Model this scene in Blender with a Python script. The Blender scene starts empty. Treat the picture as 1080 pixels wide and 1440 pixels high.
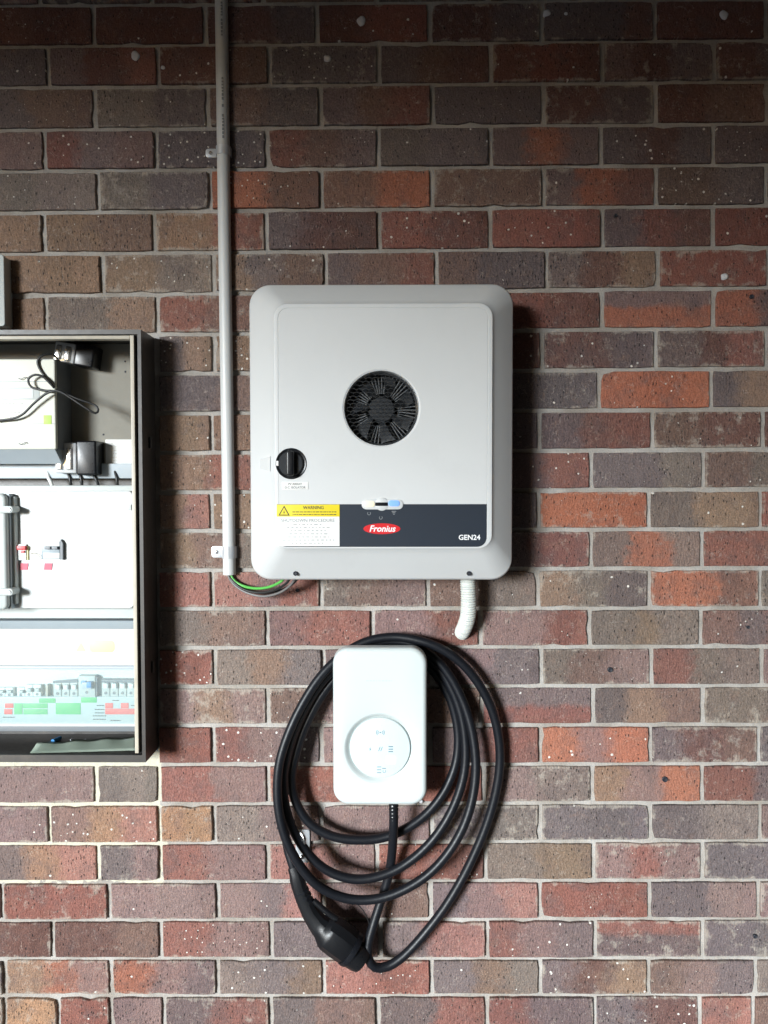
import bpy, bmesh, math, random
import numpy as np
from mathutils import Vector, Matrix
R = math.radians
rnd = random.Random(7)
sc = bpy.context.scene
col = sc.collection

# ------------------------------------------------------------ camera
CAM = Vector((-0.3309, -1.6809, 1.4957))
CROT = (R(88.085), R(-0.064), R(0.440))
F = 1083.0
cd = bpy.data.cameras.new('camera'); cam = bpy.data.objects.new('camera', cd); col.objects.link(cam)
cam.location = CAM
cmat = Matrix.Rotation(CROT[2], 3, 'Z') @ Matrix.Rotation(CROT[0], 3, 'X') @ Matrix.Rotation(CROT[1], 3, 'Z')
cam.rotation_euler = cmat.to_euler()
cd.sensor_fit = 'VERTICAL'; cd.sensor_height = 36; cd.sensor_width = 27; cd.lens = 36 * F / 1440
cd.clip_start = 0.02; cd.clip_end = 4000
sc.camera = cam

# ------------------------------------------------------------ light
SUN_AZ = 32.0      # degrees to the left of the wall's normal
SUN_EL = 9.0
w = bpy.data.worlds.new('World'); sc.world = w; w.use_nodes = True
nt = w.node_tree; nt.nodes.clear()
sky = nt.nodes.new('ShaderNodeTexSky'); sky.sky_type = 'NISHITA'; sky.sun_disc = False
sky.sun_elevation = R(SUN_EL); sky.sun_rotation = R(180 + SUN_AZ)
sky.air_density = 1.0; sky.dust_density = 1.0; sky.ozone_density = 1.5
bg = nt.nodes.new('ShaderNodeBackground'); bg.inputs[1].default_value = 0.08
wo = nt.nodes.new('ShaderNodeOutputWorld')
nt.links.new(sky.outputs[0], bg.inputs[0]); nt.links.new(bg.outputs[0], wo.inputs[0])
sl = bpy.data.lights.new('sun', 'SUN'); sun = bpy.data.objects.new('sun', sl); col.objects.link(sun)
sl.energy = 3.6; sl.angle = R(15.0); sl.color = (0.85, 0.935, 1.0)
sd = Vector((math.sin(R(SUN_AZ)) * math.cos(R(SUN_EL)), math.cos(R(SUN_AZ)) * math.cos(R(SUN_EL)), -math.sin(R(SUN_EL))))
sun.rotation_euler = sd.to_track_quat('-Z', 'Y').to_euler()
sun.location = (-4, -4.5, 4)
sc.view_settings.view_transform = 'Standard'; sc.view_settings.look = 'None'
sc.view_settings.gamma = 1; sc.view_settings.use_curve_mapping = False
sc.view_settings.exposure = 0.98
sc.cycles.max_bounces = 4; sc.cycles.diffuse_bounces = 3; sc.cycles.glossy_bounces = 3; sc.cycles.sample_clamp_indirect = 4

# ------------------------------------------------------------ helpers
def U(x, y, d=0.0):
    """world point, d metres out from the wall plane, on the sight line measured at (x, y)"""
    v = cmat @ Vector(((x - 540) / F, -(y - 720) / F, -1.0))
    t = (-d - CAM.y) / v.y
    return CAM + v * t
def PR(x0, y0, x1, y1, d):
    a = U(x0, (y0 + y1) / 2, d).x; b = U(x1, (y0 + y1) / 2, d).x
    t = U((x0 + x1) / 2, y0, d).z; u = U((x0 + x1) / 2, y1, d).z
    return a, b, u, t            # x0, x1, z0, z1
def S(d): return F / (-CAM.y - d)  # pixels per metre at depth d

def tag(o, label, cat, group=None):
    o['label'] = label; o['category'] = cat
    if group: o['group'] = group
    return o
def obj(name, verts, faces, mat, parent=None, smooth=None):
    me = bpy.data.meshes.new(name)
    me.from_pydata([tuple(v) for v in verts], [], [tuple(f) for f in faces])
    bm = bmesh.new(); bm.from_mesh(me); bmesh.ops.recalc_face_normals(bm, faces=bm.faces); bm.to_mesh(me); bm.free()
    me.materials.append(mat)
    if smooth is not None:
        me.shade_smooth(); me.set_sharp_from_angle(angle=R(smooth))
    o = bpy.data.objects.new(name, me); col.objects.link(o)
    if parent is not None: o.parent = parent; o.matrix_parent_inverse = parent.matrix_world.inverted()
    return o
def empty(name, loc=(0, 0, 0)):
    o = bpy.data.objects.new(name, None); col.objects.link(o); o.location = loc
    o.empty_display_size = 0.05
    o.matrix_world = Matrix.Translation(Vector(loc))
    return o
class MB:
    def __init__(s): s.v = []; s.f = []
    def add(s, v, f):
        n = len(s.v); s.v += [Vector(p) for p in v]; s.f += [tuple(i + n for i in q) for q in f]; return s
    def box(s, x0, x1, y0, y1, z0, z1):
        v = [(x, y, z) for x in (x0, x1) for y in (y0, y1) for z in (z0, z1)]
        return s.add(v, [(0, 1, 3, 2), (4, 6, 7, 5), (0, 4, 5, 1), (2, 3, 7, 6), (0, 2, 6, 4), (1, 5, 7, 3)])
    def loops(s, L, cap0=True, cap1=True):
        n = len(L[0]); v = [p for l in L for p in l]; f = []
        for k in range(len(L) - 1):
            for i in range(n):
                j = (i + 1) % n
                f.append((k * n + i, k * n + j, (k + 1) * n + j, (k + 1) * n + i))
        if cap0: f.append(tuple(range(n)))
        if cap1: f.append(tuple(range((len(L) - 1) * n, len(L) * n)))
        return s.add(v, f)
    def build(s, name, mat, parent=None, smooth=None): return obj(name, s.v, s.f, mat, parent, smooth)
def rr(x0, x1, z0, z1, r, d, n=6, e=0):
    """rounded rectangle loop at depth d, e extra points along each straight"""
    r = max(1e-5, min(r, (x1 - x0) / 2 - 1e-5, (z1 - z0) / 2 - 1e-5)); out = []
    for cx, cz, a0 in ((x1 - r, z1 - r, 0), (x0 + r, z1 - r, 90), (x0 + r, z0 + r, 180), (x1 - r, z0 + r, 270)):
        for i in range(n + 1):
            a = R(a0 + 90 * i / n); out.append(Vector((cx + r * math.cos(a), -d, cz + r * math.sin(a))))
    if e:
        full = []
        for i, p in enumerate(out):
            full.append(p)
            if i % (n + 1) == n:
                q = out[(i + 1) % len(out)]; full += [p.lerp(q, (k + 1) / (e + 1)) for k in range(e)]
        out = full
    return out
def rbox(name, rect, d0, d1, mat, parent=None, r=0.004, b=0.0015, nb=3, n=5, smooth=35):
    """panel with rounded corners (r) and a rounded front edge (b), back at d0, front at d1"""
    x0, x1, z0, z1 = rect; L = [rr(x0, x1, z0, z1, r, d0, n)]
    for i in range(nb + 1):
        a = math.pi / 2 * i / nb; q = b * (1 - math.cos(a)); dd = d1 - b + b * math.sin(a)
        L.append(rr(x0 + q, x1 - q, z0 + q, z1 - q, max(r - q, 1e-4), dd, n))
    return MB().loops(L).build(name, mat, parent, smooth)
def quadbox(name, px4, d0, d1, mat, parent=None):
    """slab whose front outline is a polygon given at depth d1"""
    P = [U(x, y, d1) for x, y in px4]
    B = [Vector((p.x, -d0, p.z)) for p in P]
    return MB().loops([B, P]).build(name, mat, parent)
def circ(cx, cz, r, d, n=32): return [Vector((cx + r * math.cos(2 * math.pi * i / n), -d, cz + r * math.sin(2 * math.pi * i / n))) for i in range(n)]
def lathe(name, cx, cz, prof, mat, parent=None, n=32, smooth=40, cap0=True, cap1=True):
    return MB().loops([circ(cx, cz, max(r, 1e-5), d, n) for r, d in prof], cap0, cap1).build(name, mat, parent, smooth)
def spline(P, step=0.008):
    P = [Vector(p) for p in P]; P = [P[0] * 2 - P[1]] + P + [P[-1] * 2 - P[-2]]; out = []
    for i in range(1, len(P) - 2):
        a, b, c, d = P[i - 1:i + 3]; n = max(2, int((c - b).length / step))
        for k in range(n):
            t = k / n
            out.append(0.5 * ((2 * b) + (c - a) * t + (2 * a - 5 * b + 4 * c - d) * t * t + (3 * b - a - 3 * c + d) * t ** 3))
    out.append(P[-2]); return out
def sweep(mb, pts, rad, sides=12, flat=None):
    """tube along points; rad is a number or a list; flat = ellipse ratio along the view axis"""
    up = Vector((0, 1, 0)); L = []; n = len(pts)
    for i, p in enumerate(pts):
        t = (pts[min(i + 1, n - 1)] - pts[max(i - 1, 0)]).normalized()
        if i == 0:
            u = up - t * up.dot(t)
            if u.length < 1e-3: u = Vector((1, 0, 0)) - t * t.x
        else: u = u - t * u.dot(t)
        u.normalize(); v = t.cross(u); r = rad[i] if hasattr(rad, '__len__') else rad
        L.append([p + (u * math.cos(2 * math.pi * k / sides) * (flat or 1) + v * math.sin(2 * math.pi * k / sides)) * r for k in range(sides)])
    return mb.loops(L)
def tube(name, pts, rad, mat, parent=None, sides=12, flat=None, step=0.008, curve=True):
    q = spline(pts, step) if curve else [Vector(p) for p in pts]
    return sweep(MB(), q, rad, sides, flat).build(name, mat, parent, 50)
def text(name, s, x, z, d, size, mat, parent, align='CENTER', shear=0, bold=0.0, sx=1.0, rot=0):
    cu = bpy.data.curves.new('t', 'FONT'); cu.body = s; cu.size = size; cu.align_x = align; cu.align_y = 'CENTER'
    cu.shear = shear; cu.offset = bold; cu.extrude = 0.0001; cu.resolution_u = 3
    t = bpy.data.objects.new('t', cu); col.objects.link(t)
    dg = bpy.context.evaluated_depsgraph_get(); dg.update()
    me = bpy.data.meshes.new_from_object(t.evaluated_get(dg))
    M = Matrix.Translation((x, -d, z)) @ Matrix.Rotation(R(90), 4, 'X') @ Matrix.Rotation(R(rot), 4, 'Z') @ Matrix.Diagonal((sx, 1, 1, 1))
    me.transform(M); me.materials.clear(); me.materials.append(mat); me.name = name
    bpy.data.objects.remove(t); bpy.data.curves.remove(cu)
    o = bpy.data.objects.new(name, me); col.objects.link(o)
    o.parent = parent; o.matrix_parent_inverse = parent.matrix_world.inverted(); return o

# ------------------------------------------------------------ materials
class N:
    def __init__(s, name):
        s.m = bpy.data.materials.new(name); s.m.use_nodes = True; s.t = s.m.node_tree
        s.b = s.t.nodes['Principled BSDF']
    def n(s, typ, **kw):
        o = s.t.nodes.new(typ)
        for k, v in kw.items():
            if k.startswith('i_'):
                key = k[2:]; key = int(key) if key.isdigit() else key
                s.set(o, key, v)
            else: setattr(o, k, v)
        return o
    def set(s, o, key, v):
        i = o.inputs[key]
        if isinstance(v, bpy.types.NodeSocket): s.t.links.new(v, i)
        else: i.default_value = v
    def math(s, op, a, b=None, c=None, clamp=False):
        o = s.n('ShaderNodeMath', operation=op, use_clamp=clamp); s.set(o, 0, a)
        if b is not None: s.set(o, 1, b)
        if c is not None: s.set(o, 2, c)
        return o.outputs[0]
    def mix(s, f, a, b, mode='MIX'):
        o = s.n('ShaderNodeMix', data_type='RGBA', blend_type=mode); s.set(o, 0, f); s.set(o, 6, a); s.set(o, 7, b); return o.outputs[2]
    def noise(s, vec, scale, detail=3, rough=0.55, out=0):
        o = s.n('ShaderNodeTexNoise'); s.set(o, 'Vector', vec); s.set(o, 'Scale', scale); s.set(o, 'Detail', detail); s.set(o, 'Roughness', rough); return o.outputs[out]
    def step(s, v, a, b):
        o = s.n('ShaderNodeMapRange', interpolation_type='SMOOTHSTEP'); s.set(o, 0, v); s.set(o, 1, a); s.set(o, 2, b); s.set(o, 3, 0.0); s.set(o, 4, 1.0); return o.outputs[0]
    def bump(s, h, strength, dist):
        o = s.n('ShaderNodeBump'); s.set(o, 'Height', h); s.set(o, 'Strength', strength); s.set(o, 'Distance', dist); s.t.links.new(o.outputs[0], s.b.inputs['Normal'])
def c4(c): return (c[0], c[1], c[2], 1)
def plain(name, c, rough=0.5, metal=0.0, var=0.08, scale=40, bump=0.0, spec=0.5, coat=0.0, emit=None, dirt=0.0):
    k = N(name); tc = k.n('ShaderNodeTexCoord').outputs['Object']
    f = k.noise(tc, scale, 4); g = k.noise(tc, scale * 6, 2)
    v = k.math('ADD', k.math('MULTIPLY', f, 2 * var), 1 - var)
    base = k.mix(1.0, c4(c), v, 'MULTIPLY')
    if dirt:
        m = k.step(k.noise(tc, 9, 6, .65), .52, .78)
        base = k.mix(k.math('MULTIPLY', m, dirt), base, (0.16, 0.13, 0.1, 1))
    k.set(k.b, 'Base Color', base)
    k.set(k.b, 'Roughness', k.math('ADD', k.math('MULTIPLY', g, 0.16), rough - 0.08, clamp=True))
    k.set(k.b, 'Metallic', metal); k.set(k.b, 'Specular IOR Level', spec); k.set(k.b, 'Coat Weight', coat)
    if emit: k.set(k.b, 'Emission Color', c4(emit[0])); k.set(k.b, 'Emission Strength', emit[1])
    if bump: k.bump(g, 1.0, bump)
    return k.m

def brick_material():
    k = N('fired_clay_brick')
    at = lambda n: k.n('ShaderNodeAttribute', attribute_name=n).outputs
    loc = at('loc')['Vector']; uv = k.n('ShaderNodeSeparateXYZ', i_0=at('uv3')['Vector']).outputs
    par = k.n('ShaderNodeSeparateXYZ', i_0=at('par')['Vector']).outputs
    amt = k.n('ShaderNodeSeparateXYZ', i_0=at('amt')['Vector']).outputs
    c1, c2, c3 = (at(n)['Color'] for n in ('c1', 'c2', 'c3'))
    warp = k.math('SUBTRACT', k.noise(loc, 14, 2, .6), .5)
    t0 = k.n('ShaderNodeMix', data_type='FLOAT'); k.set(t0, 0, par[2]); k.set(t0, 2, uv[0]); k.set(t0, 3, uv[1])
    t = k.math('ADD', t0.outputs[0], k.math('ADD', k.math('MULTIPLY', warp, 0.40), k.math('MULTIPLY', k.math('SUBTRACT', k.noise(loc, 70, 2, .65), .5), .22)))
    sh = k.math('ADD', .02, k.math('MULTIPLY', k.noise(loc, 6, 1), .16))
    m1 = k.step(t, k.math('SUBTRACT', par[0], sh), k.math('ADD', par[0], sh))
    m2 = k.step(t, k.math('SUBTRACT', par[1], sh), k.math('ADD', par[1], sh))
    base = k.mix(m2, k.mix(m1, c1, c2), c3)
    cl = k.noise(loc, 22, 4, .62)
    base = k.mix(k.math('MULTIPLY', k.step(cl, .46, .72), .45), base, (0.105, 0.080, 0.078, 1))
    cl2 = k.noise(loc, 38, 3, .6, 1)
    sep = k.n('ShaderNodeSeparateColor', i_0=cl2).outputs
    base = k.mix(k.math('MULTIPLY', k.step(sep[1], .53, .8), .30), base, (0.27, 0.165, 0.12, 1))
    fine = k.noise(loc, 300, 3, .7)
    base = k.mix(1.0, base, k.math('ADD', .15, k.math('MULTIPLY', fine, 1.7)), 'MULTIPLY')
    # drag marks and pits, stretched upright as on a wire-cut face
    mp = k.n('ShaderNodeMapping'); k.set(mp, 0, loc); mp.inputs[3].default_value = (1.7, 1, .75)
    vo = k.n('ShaderNodeTexVoronoi', feature='F1'); k.set(vo, 'Vector', mp.outputs[0]); k.set(vo, 'Scale', 105.0)
    vc = k.n('ShaderNodeSeparateColor', i_0=vo.outputs['Color']).outputs
    wob = k.math('ADD', vo.outputs['Distance'], k.math('MULTIPLY', k.math('SUBTRACT', fine, .5), .35))
    pit = k.math('MULTIPLY', k.math('SUBTRACT', 1.0, k.step(wob, .13, .26)), k.math('GREATER_THAN', vc[0], amt[2]))
    base = k.mix(k.math('MULTIPLY', pit, .8), base, (0.035, 0.032, 0.032, 1))
    # pale grog and mortar flecks
    vo2 = k.n('ShaderNodeTexVoronoi', feature='F1'); k.set(vo2, 'Vector', loc); k.set(vo2, 'Scale', 82.0)
    v2 = k.n('ShaderNodeSeparateColor', i_0=vo2.outputs['Color']).outputs
    rad = k.math('MULTIPLY', k.math('POWER', v2[1], 1.8), .24)
    w2 = k.math('ADD', vo2.outputs['Distance'], k.math('MULTIPLY', k.math('SUBTRACT', fine, .5), .30))
    fl = k.math('MULTIPLY', k.math('LESS_THAN', w2, rad), k.math('LESS_THAN', v2[0], amt[0]))
    base = k.mix(fl, base, (0.72, 0.68, 0.62, 1))
    # smears of dried mortar, mostly along the arrises
    ex = k.math('MINIMUM', k.math('MINIMUM', uv[0], k.math('SUBTRACT', 1.0, uv[0])), 0.2)
    ey = k.math('MULTIPLY', k.math('MINIMUM', uv[1], k.math('SUBTRACT', 1.0, uv[1])), .34)
    edge = k.math('SUBTRACT', 1.0, k.step(k.math('MINIMUM', ex, ey), .0, .045))
    sm = k.noise(loc, 34, 4, .7)
    sv = k.math('ADD', sm, k.math('ADD', k.math('MULTIPLY', edge, .16), k.math('MULTIPLY', amt[1], .12)))
    base = k.mix(k.math('MULTIPLY', k.step(sv, .65, .83), .55), base, (0.43, 0.38, 0.32, 1))
    nd = k.n('ShaderNodeTexNoise'); k.set(nd, 'Vector', loc); k.set(nd, 'Scale', 26.0); k.set(nd, 'Detail', 2.0); k.set(nd, 'Distortion', 2.2)
    band = k.math('SUBTRACT', 1.0, k.step(k.math('ABSOLUTE', k.math('SUBTRACT', nd.outputs[0], .5)), .004, .03))
    band = k.math('MULTIPLY', band, k.math('MULTIPLY', k.step(sep[2], .45, .62), k.step(fine, .38, .6)))
    base = k.mix(k.math('MULTIPLY', band, .42), base, (0.42, 0.36, 0.31, 1))
    k.set(k.b, 'Base Color', base); k.set(k.b, 'Roughness', .78); k.set(k.b, 'Specular IOR Level', .35)
    drag = k.noise(mp.outputs[0], 150, 3, .65)
    h = k.math('SUBTRACT', k.math('ADD', drag, k.math('ADD', k.math('MULTIPLY', k.noise(loc, 45, 2), 1.0), k.math('MULTIPLY', fl, .5))), k.math('MULTIPLY', pit, 1.1))
    k.bump(h, 1.0, .0034)
    return k.m

def mortar_material(cut):
    k = N('cement_mortar'); tc = k.n('ShaderNodeTexCoord').outputs['Object']
    a = k.noise(tc, 8, 5, .6); f = k.noise(tc, 320, 3, .65); g = k.noise(tc, 60, 4, .6)
    base = k.mix(k.step(a, .3, .7), (0.29, 0.26, 0.225, 1), (0.44, 0.415, 0.385, 1))
    # newer cream mortar where the brickwork under the meter box was made good
    s = k.n('ShaderNodeSeparateXYZ', i_0=tc).outputs
    wv = k.math('ADD', k.math('MULTIPLY', k.math('SUBTRACT', g, .5), .03), k.math('MULTIPLY', k.math('SUBTRACT', a, .5), .12))
    m = k.math('MULTIPLY', k.math('LESS_THAN', k.math('ADD', s[0], wv), cut[0]), k.math('MULTIPLY', k.math('GREATER_THAN', k.math('ADD', s[2], wv), cut[1]), k.math('LESS_THAN', s[2], cut[2])))
    base = k.mix(k.math('MULTIPLY', m, k.math('ADD', .55, k.math('MULTIPLY', g, .6))), base, (0.60, 0.57, 0.45, 1))
    base = k.mix(1.0, base, k.math('ADD', .7, k.math('MULTIPLY', f, .6)), 'MULTIPLY')
    k.set(k.b, 'Base Color', base); k.set(k.b, 'Roughness', .9); k.set(k.b, 'Specular IOR Level', .25)
    k.bump(k.math('ADD', f, k.math('MULTIPLY', g, 1.2)), .8, .0016); return k.m

M = {}
M['brick'] = brick_material()
M['mortar'] = mortar_material((U(229, 1150).x, U(200, 1243).z, U(200, 1030).z))
M['inverter'] = plain('light_grey_powder_coat', (0.60, 0.61, 0.605), .48, var=.03, scale=12, bump=.00012, dirt=.05)
M['inv_side'] = plain('dark_grey_casting', (0.12, 0.125, 0.13), .5, var=.05)
M['slate'] = plain('slate_blue_panel', (0.020, 0.027, 0.039), .5, var=.04, spec=.25)
M['black'] = plain('black_plastic', (0.008, 0.0085, 0.01), .3, var=.1, spec=.4)
M['fan'] = plain('black_fan_plastic', (0.035, 0.037, 0.04), .2, var=.1)
M['grille'] = plain('black_wire_mesh', (0.02, 0.021, 0.022), .4, var=.1)
M['plugblack'] = plain('matt_black_plug_plastic', (0.007, 0.0075, 0.009), .36, var=.15, scale=60, bump=.0002, spec=.35)
M['rubber'] = plain('black_cable_rubber', (0.007, 0.008, 0.011), .42, var=.15, scale=30, bump=.0002, spec=.32)
M['white'] = plain('white_plastic', (0.70, 0.725, 0.715), .35, var=.02, scale=10, dirt=.06)
M['charger'] = plain('white_satin_plastic', (0.56, 0.61, 0.60), .36, var=.015, scale=8)
M['dial'] = plain('pale_blue_white_plastic', (0.55, 0.64, 0.65), .3, var=.02)
M['icon'] = plain('grey_blue_print', (0.13, 0.22, 0.27), .5)
M['mark'] = plain('emboss_shade_plastic', (0.50, 0.555, 0.55), .36)
M['conduit'] = plain('grey_pvc', (0.60, 0.61, 0.60), .42, var=.04, scale=14, dirt=.15)
M['corrugated'] = plain('pale_grey_pvc', (0.60, 0.62, 0.58), .45, var=.05)
M['galv'] = plain('galvanised_steel', (0.66, 0.68, 0.70), .32, metal=.45, var=.15, scale=60)
M['steel'] = plain('bright_steel', (0.8, 0.8, 0.8), .2, metal=1.0, var=.1)
M['brown'] = plain('bronze_painted_steel', (0.05, 0.044, 0.039), .42, var=.3, scale=25, dirt=.4)
M['lip'] = plain('worn_beige_steel', (0.50, 0.455, 0.37), .4, var=.2, scale=30, dirt=.3)
M['panel'] = plain('olive_grey_board', (0.27, 0.255, 0.215), .7, var=.12, scale=18, bump=.0004, dirt=.25)
M['cream'] = plain('cream_plastic', (0.74, 0.74, 0.64), .4, var=.03)
M['greygreen'] = plain('grey_enclosure_plastic', (0.48, 0.51, 0.49), .45, var=.05)
M['bluegrey'] = plain('blue_grey_plastic', (0.42, 0.47, 0.50), .4, var=.05)
M['slategrey'] = plain('grey_meter_base', (0.17, 0.185, 0.20), .45, var=.06)
M['clear'] = plain('smoky_clear_plastic', (0.75, 0.76, 0.76), .12, metal=.3, var=.4, scale=50)
M['breaker'] = plain('grey_breaker_plastic', (0.24, 0.29, 0.32), .4, var=.05)
M['plate'] = plain('pale_label_plate', (0.48, 0.55, 0.55), .4, var=.04)
M['fin'] = plain('pale_cast_fin', (0.16, 0.165, 0.17), .35, var=.2)
M['red'] = plain('red_plastic', (0.55, 0.03, 0.035), .4)
M['tagred'] = plain('crimson_tag', (0.62, 0.08, 0.13), .5)
M['green'] = plain('green_label', (0.12, 0.48, 0.18), .5)
M['labelred'] = plain('red_label', (0.70, 0.12, 0.10), .5)
M['lime'] = plain('lime_sticker', (0.42, 0.60, 0.10), .5)
M['blue'] = plain('blue_toggle', (0.05, 0.25, 0.55), .4)
M['yellow'] = plain('yellow_label', (0.78, 0.62, 0.02), .45, var=.02)
M['paleyellow'] = plain('faded_yellow_sticker', (0.80, 0.75, 0.35), .5)
M['paper'] = plain('paper_label', (0.78, 0.78, 0.75), .6, var=.03)
M['sheet'] = plain('pale_green_paper', (0.48, 0.56, 0.46), .7, var=.1, scale=20)
M['ink'] = plain('black_ink', (0.03, 0.03, 0.03), .6)
M['greyink'] = plain('grey_ink', (0.22, 0.23, 0.24), .6)
M['logored'] = plain('logo_red', (0.62, 0.015, 0.02), .35)
M['logowhite'] = plain('logo_white', (0.85, 0.85, 0.85), .4)
M['earth'] = plain('green_wire_insulation', (0.10, 0.42, 0.08), .4)
M['wire'] = plain('black_wire_insulation', (0.02, 0.02, 0.02), .4)
M['greywire'] = plain('grey_wire_insulation', (0.16, 0.155, 0.15), .4)
M['ledwarm'] = plain('warm_indicator', (0.85, 0.78, 0.6), .3, emit=((1.0, .8, .4), .12))
M['ledblue'] = plain('blue_indicator', (0.22, 0.38, 0.78), .3, emit=((.10, .30, 1.0), .25))
M['plaster'] = plain('plaster_fleck', (0.62, 0.62, 0.64), .8, bump=.001)
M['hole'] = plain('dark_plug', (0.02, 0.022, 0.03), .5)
M['ceiling'] = plain('timber_ceiling', (0.26, 0.20, 0.14), .7, var=.15, scale=3)
M['render'] = plain('rendered_wall', (0.26, 0.22, 0.18), .85, var=.1, scale=3)
M['concrete'] = plain('concrete', (0.24, 0.24, 0.24), .85, var=.15, scale=2)

# ------------------------------------------------------------ setting: unseen garage round the wall, its walls and lintel shaped for the light
WX0, WX1, ZTOP = -3.2, 2.6, 2.86      # doorway in the side wall at WX0, sized for the light
YF, DY0, DY1, DZ = -9.2, -1.6, -8.8, 2.57
def slab(name, b, mat, kind='structure'):
    o = MB().box(*b).build(name, mat); o['kind'] = kind; return o
slab('ground', (-900, 900, -900, 900, -0.4, -0.02), M['concrete'])
slab('garage_floor', (WX0, WX1, YF, 0.0, -0.016, 0.0), M['concrete'])
slab('garage_ceiling', (WX0 - .2, WX1 + .2, YF - .2, 0.25, ZTOP, ZTOP + .2), M['ceiling'])
tag(MB().box(WX1, WX1 + .2, YF, .25, 0, ZTOP - .002).build('unseen_garage_wall', M['render']), 'unseen light-blocking garage wall meeting the brick wall at a right angle', 'wall')
tag(MB().box(WX0 - .2, WX0, DY0, .25, 0, ZTOP - .002).build('unseen_garage_wall', M['render']), 'unseen light-blocking pier between the brick wall and the open doorway', 'wall')
tag(MB().box(WX0 - .2, WX1, YF - .2, YF - .002, 0, ZTOP - .004).build('unseen_garage_wall', M['render']), 'unseen light-blocking garage wall facing the brick wall', 'wall')  # closed off to keep fill light from behind off the bricks
tag(MB().box(WX0 - .2, WX0, YF, DY1, 0, ZTOP - .002).build('unseen_garage_wall', M['render']), 'narrow unseen light-blocking return at the far side of the open doorway', 'wall')
tag(MB().box(WX0 - .2, WX0, DY1 + .002, DY0 - .002, DZ, ZTOP - .004).build('shading_lintel', M['render']), 'unseen lintel set to shade the upper brick wall, spanning the open garage doorway', 'lintel')  # height set so this unseen lintel darkens the top of the wall

# ------------------------------------------------------------ brick wall
COL = dict(d=(.125, .060, .049), r=(.215, .086, .066), R=(.345, .122, .072), g=(.135, .108, .108), G=(.180, .143, .122), b=(.165, .102, .080),
           t=(.225, .145, .098), o=(.31, .175, .105), p=(.205, .134, .124), P=(.29, .136, .110))
BEDL = [7.5, 65, 122.5, 182, 240, 298, 356, 414, 470.5, 526, 581.5, 637, 692, 746.7, 801.7, 855.7, 910.7, 965, 1020, 1074.5, 1130, 1185, 1239, 1293, 1347, 1399]
BEDR = [1, 58.8, 116.8, 175.7, 233.5, 290.7, 349.3, 406, 462.5, 519, 576, 632.5, 688.3, 744, 799, 855, 909, 964, 1018.7, 1073.5, 1128, 1181.5, 1237, 1291, 1346.5, 1398]
BZ = [(U(250, a).z, U(1000, b).z) for a, b in zip(BEDL, BEDR)]
BXL, BXR = U(250, 700).x, U(1000, 700).x
def bedz(k, x):
    if k < 0: return BZ[0][0] - .086 * k + 0.0
    if k > 25: return BZ[25][0] - .086 * (k - 25)
    a, b = BZ[k]; t = max(-.6, min(1.6, (x - BXL) / (BXR - BXL)))
    return a + (b - a) * t
# courses from the top of the picture: joints between bricks, colours of the bricks between them
ROWS = [
 ([132.5, 289, 445.5, 604, 761.5, 920, 1076], 'd d dg dr dg ggd d d'),
 ([69, 223, 379, 533, 690, 846, 1004], 'g gdr db g gbd drd pdg dg'),
 ([134, 293, 451, 607.5, 764, 921.5, 1077], 'gb Gg bg gbr g dg db d'),
 ([64, 220, 376, 532, 689, 844, 1002.5], 'bp rgp g rbg Gg gRg gdg gd'),
 ([139, 296, 452, 607, 764, 922, 1076], 'G Gg Rb bR b gRd bg g'),
 ([63, 217.5, 375, 533, 689, 846, 1002], 't tb tr gdd rd r grd rd'),
 ([145, 301, 458, 613.5, 768, 924.5, 1080], 't tG tgb gbr bgg gdt r r'),
 ([66, 222, 379, 535, 690, 846, 1002.5], 't Gt rb b d rd g/R Rg'),
 ([222, 301, 456, 610, 762, 921.5, 1077], '- gt t b d dg gdr gd'),
 ([222, 374, 530, 688, 842, 999], '- gb tb d g R gtg'),
 ([222, 298, 452, 605, 758, 916.5, 1072], '- t tr d g gdr bd d'),
 ([222, 372, 524, 676, 831, 988], '- tr P d gr gG bG'),
 ([222, 298, 450, 602, 757, 911.5, 1068], '- tP tb d g R Gt r'),
 ([222, 376, 524, 675, 830.5, 986], '- tbG pt d gr GRG rb'),
 ([222, 299, 451.7, 601.5, 756, 912, 1068], '- rP Ppr Gbp bG tGg Rb G'),
 ([222, 376, 524, 675, 828.5, 984.5], '- Gb prr pr pr GtG bgr'),
 ([222, 302.7, 455, 608, 761, 915.5, 1070.5], '- r Gtg p pg Gbp rGG p'),
 ([222, 376.7, 525, 677, 833.5, 987.5], '- ptp bp b g/r gtb Gb'),
 ([222, 300, 452, 605, 759, 914, 1066], '- r rpg p gr RpR gdb g'),
 ([-18, 136, 224.5, 377.5, 528, 680, 832.5, 986.5], 'p p G rp r r pG tpR rg'),
 ([71, 225, 302, 452, 607, 759.5, 914, 1067.5], 'p poP o Gp p gG g gG p'),
 ([-14, 139.5, 226.5, 377, 530, 682.5, 834, 987], 'g goP gp rp Pp rd Gt prp g'),
 ([4.5, 154.5, 307, 455, 605.5, 758.5, 912.5, 1065], 'p r p pgP pb gpP r gp p'),
 ([75.5, 226.5, 382, 535, 684.5, 836, 987], 'd db rp gp gP rpg r/g g'),
 ([7.5, 157, 307, 455.5, 606.5, 759, 911.5, 1061], 'g tRp Rpg Ggt Pr gtG gdt bpg G'),
 ([8.5, 83.5, 157.5, 231.5, 381, 531, 684.5, 836, 983.5, 1058], 'b o r p gr gb gr rg gd P b'),
]
J = .0098
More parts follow.
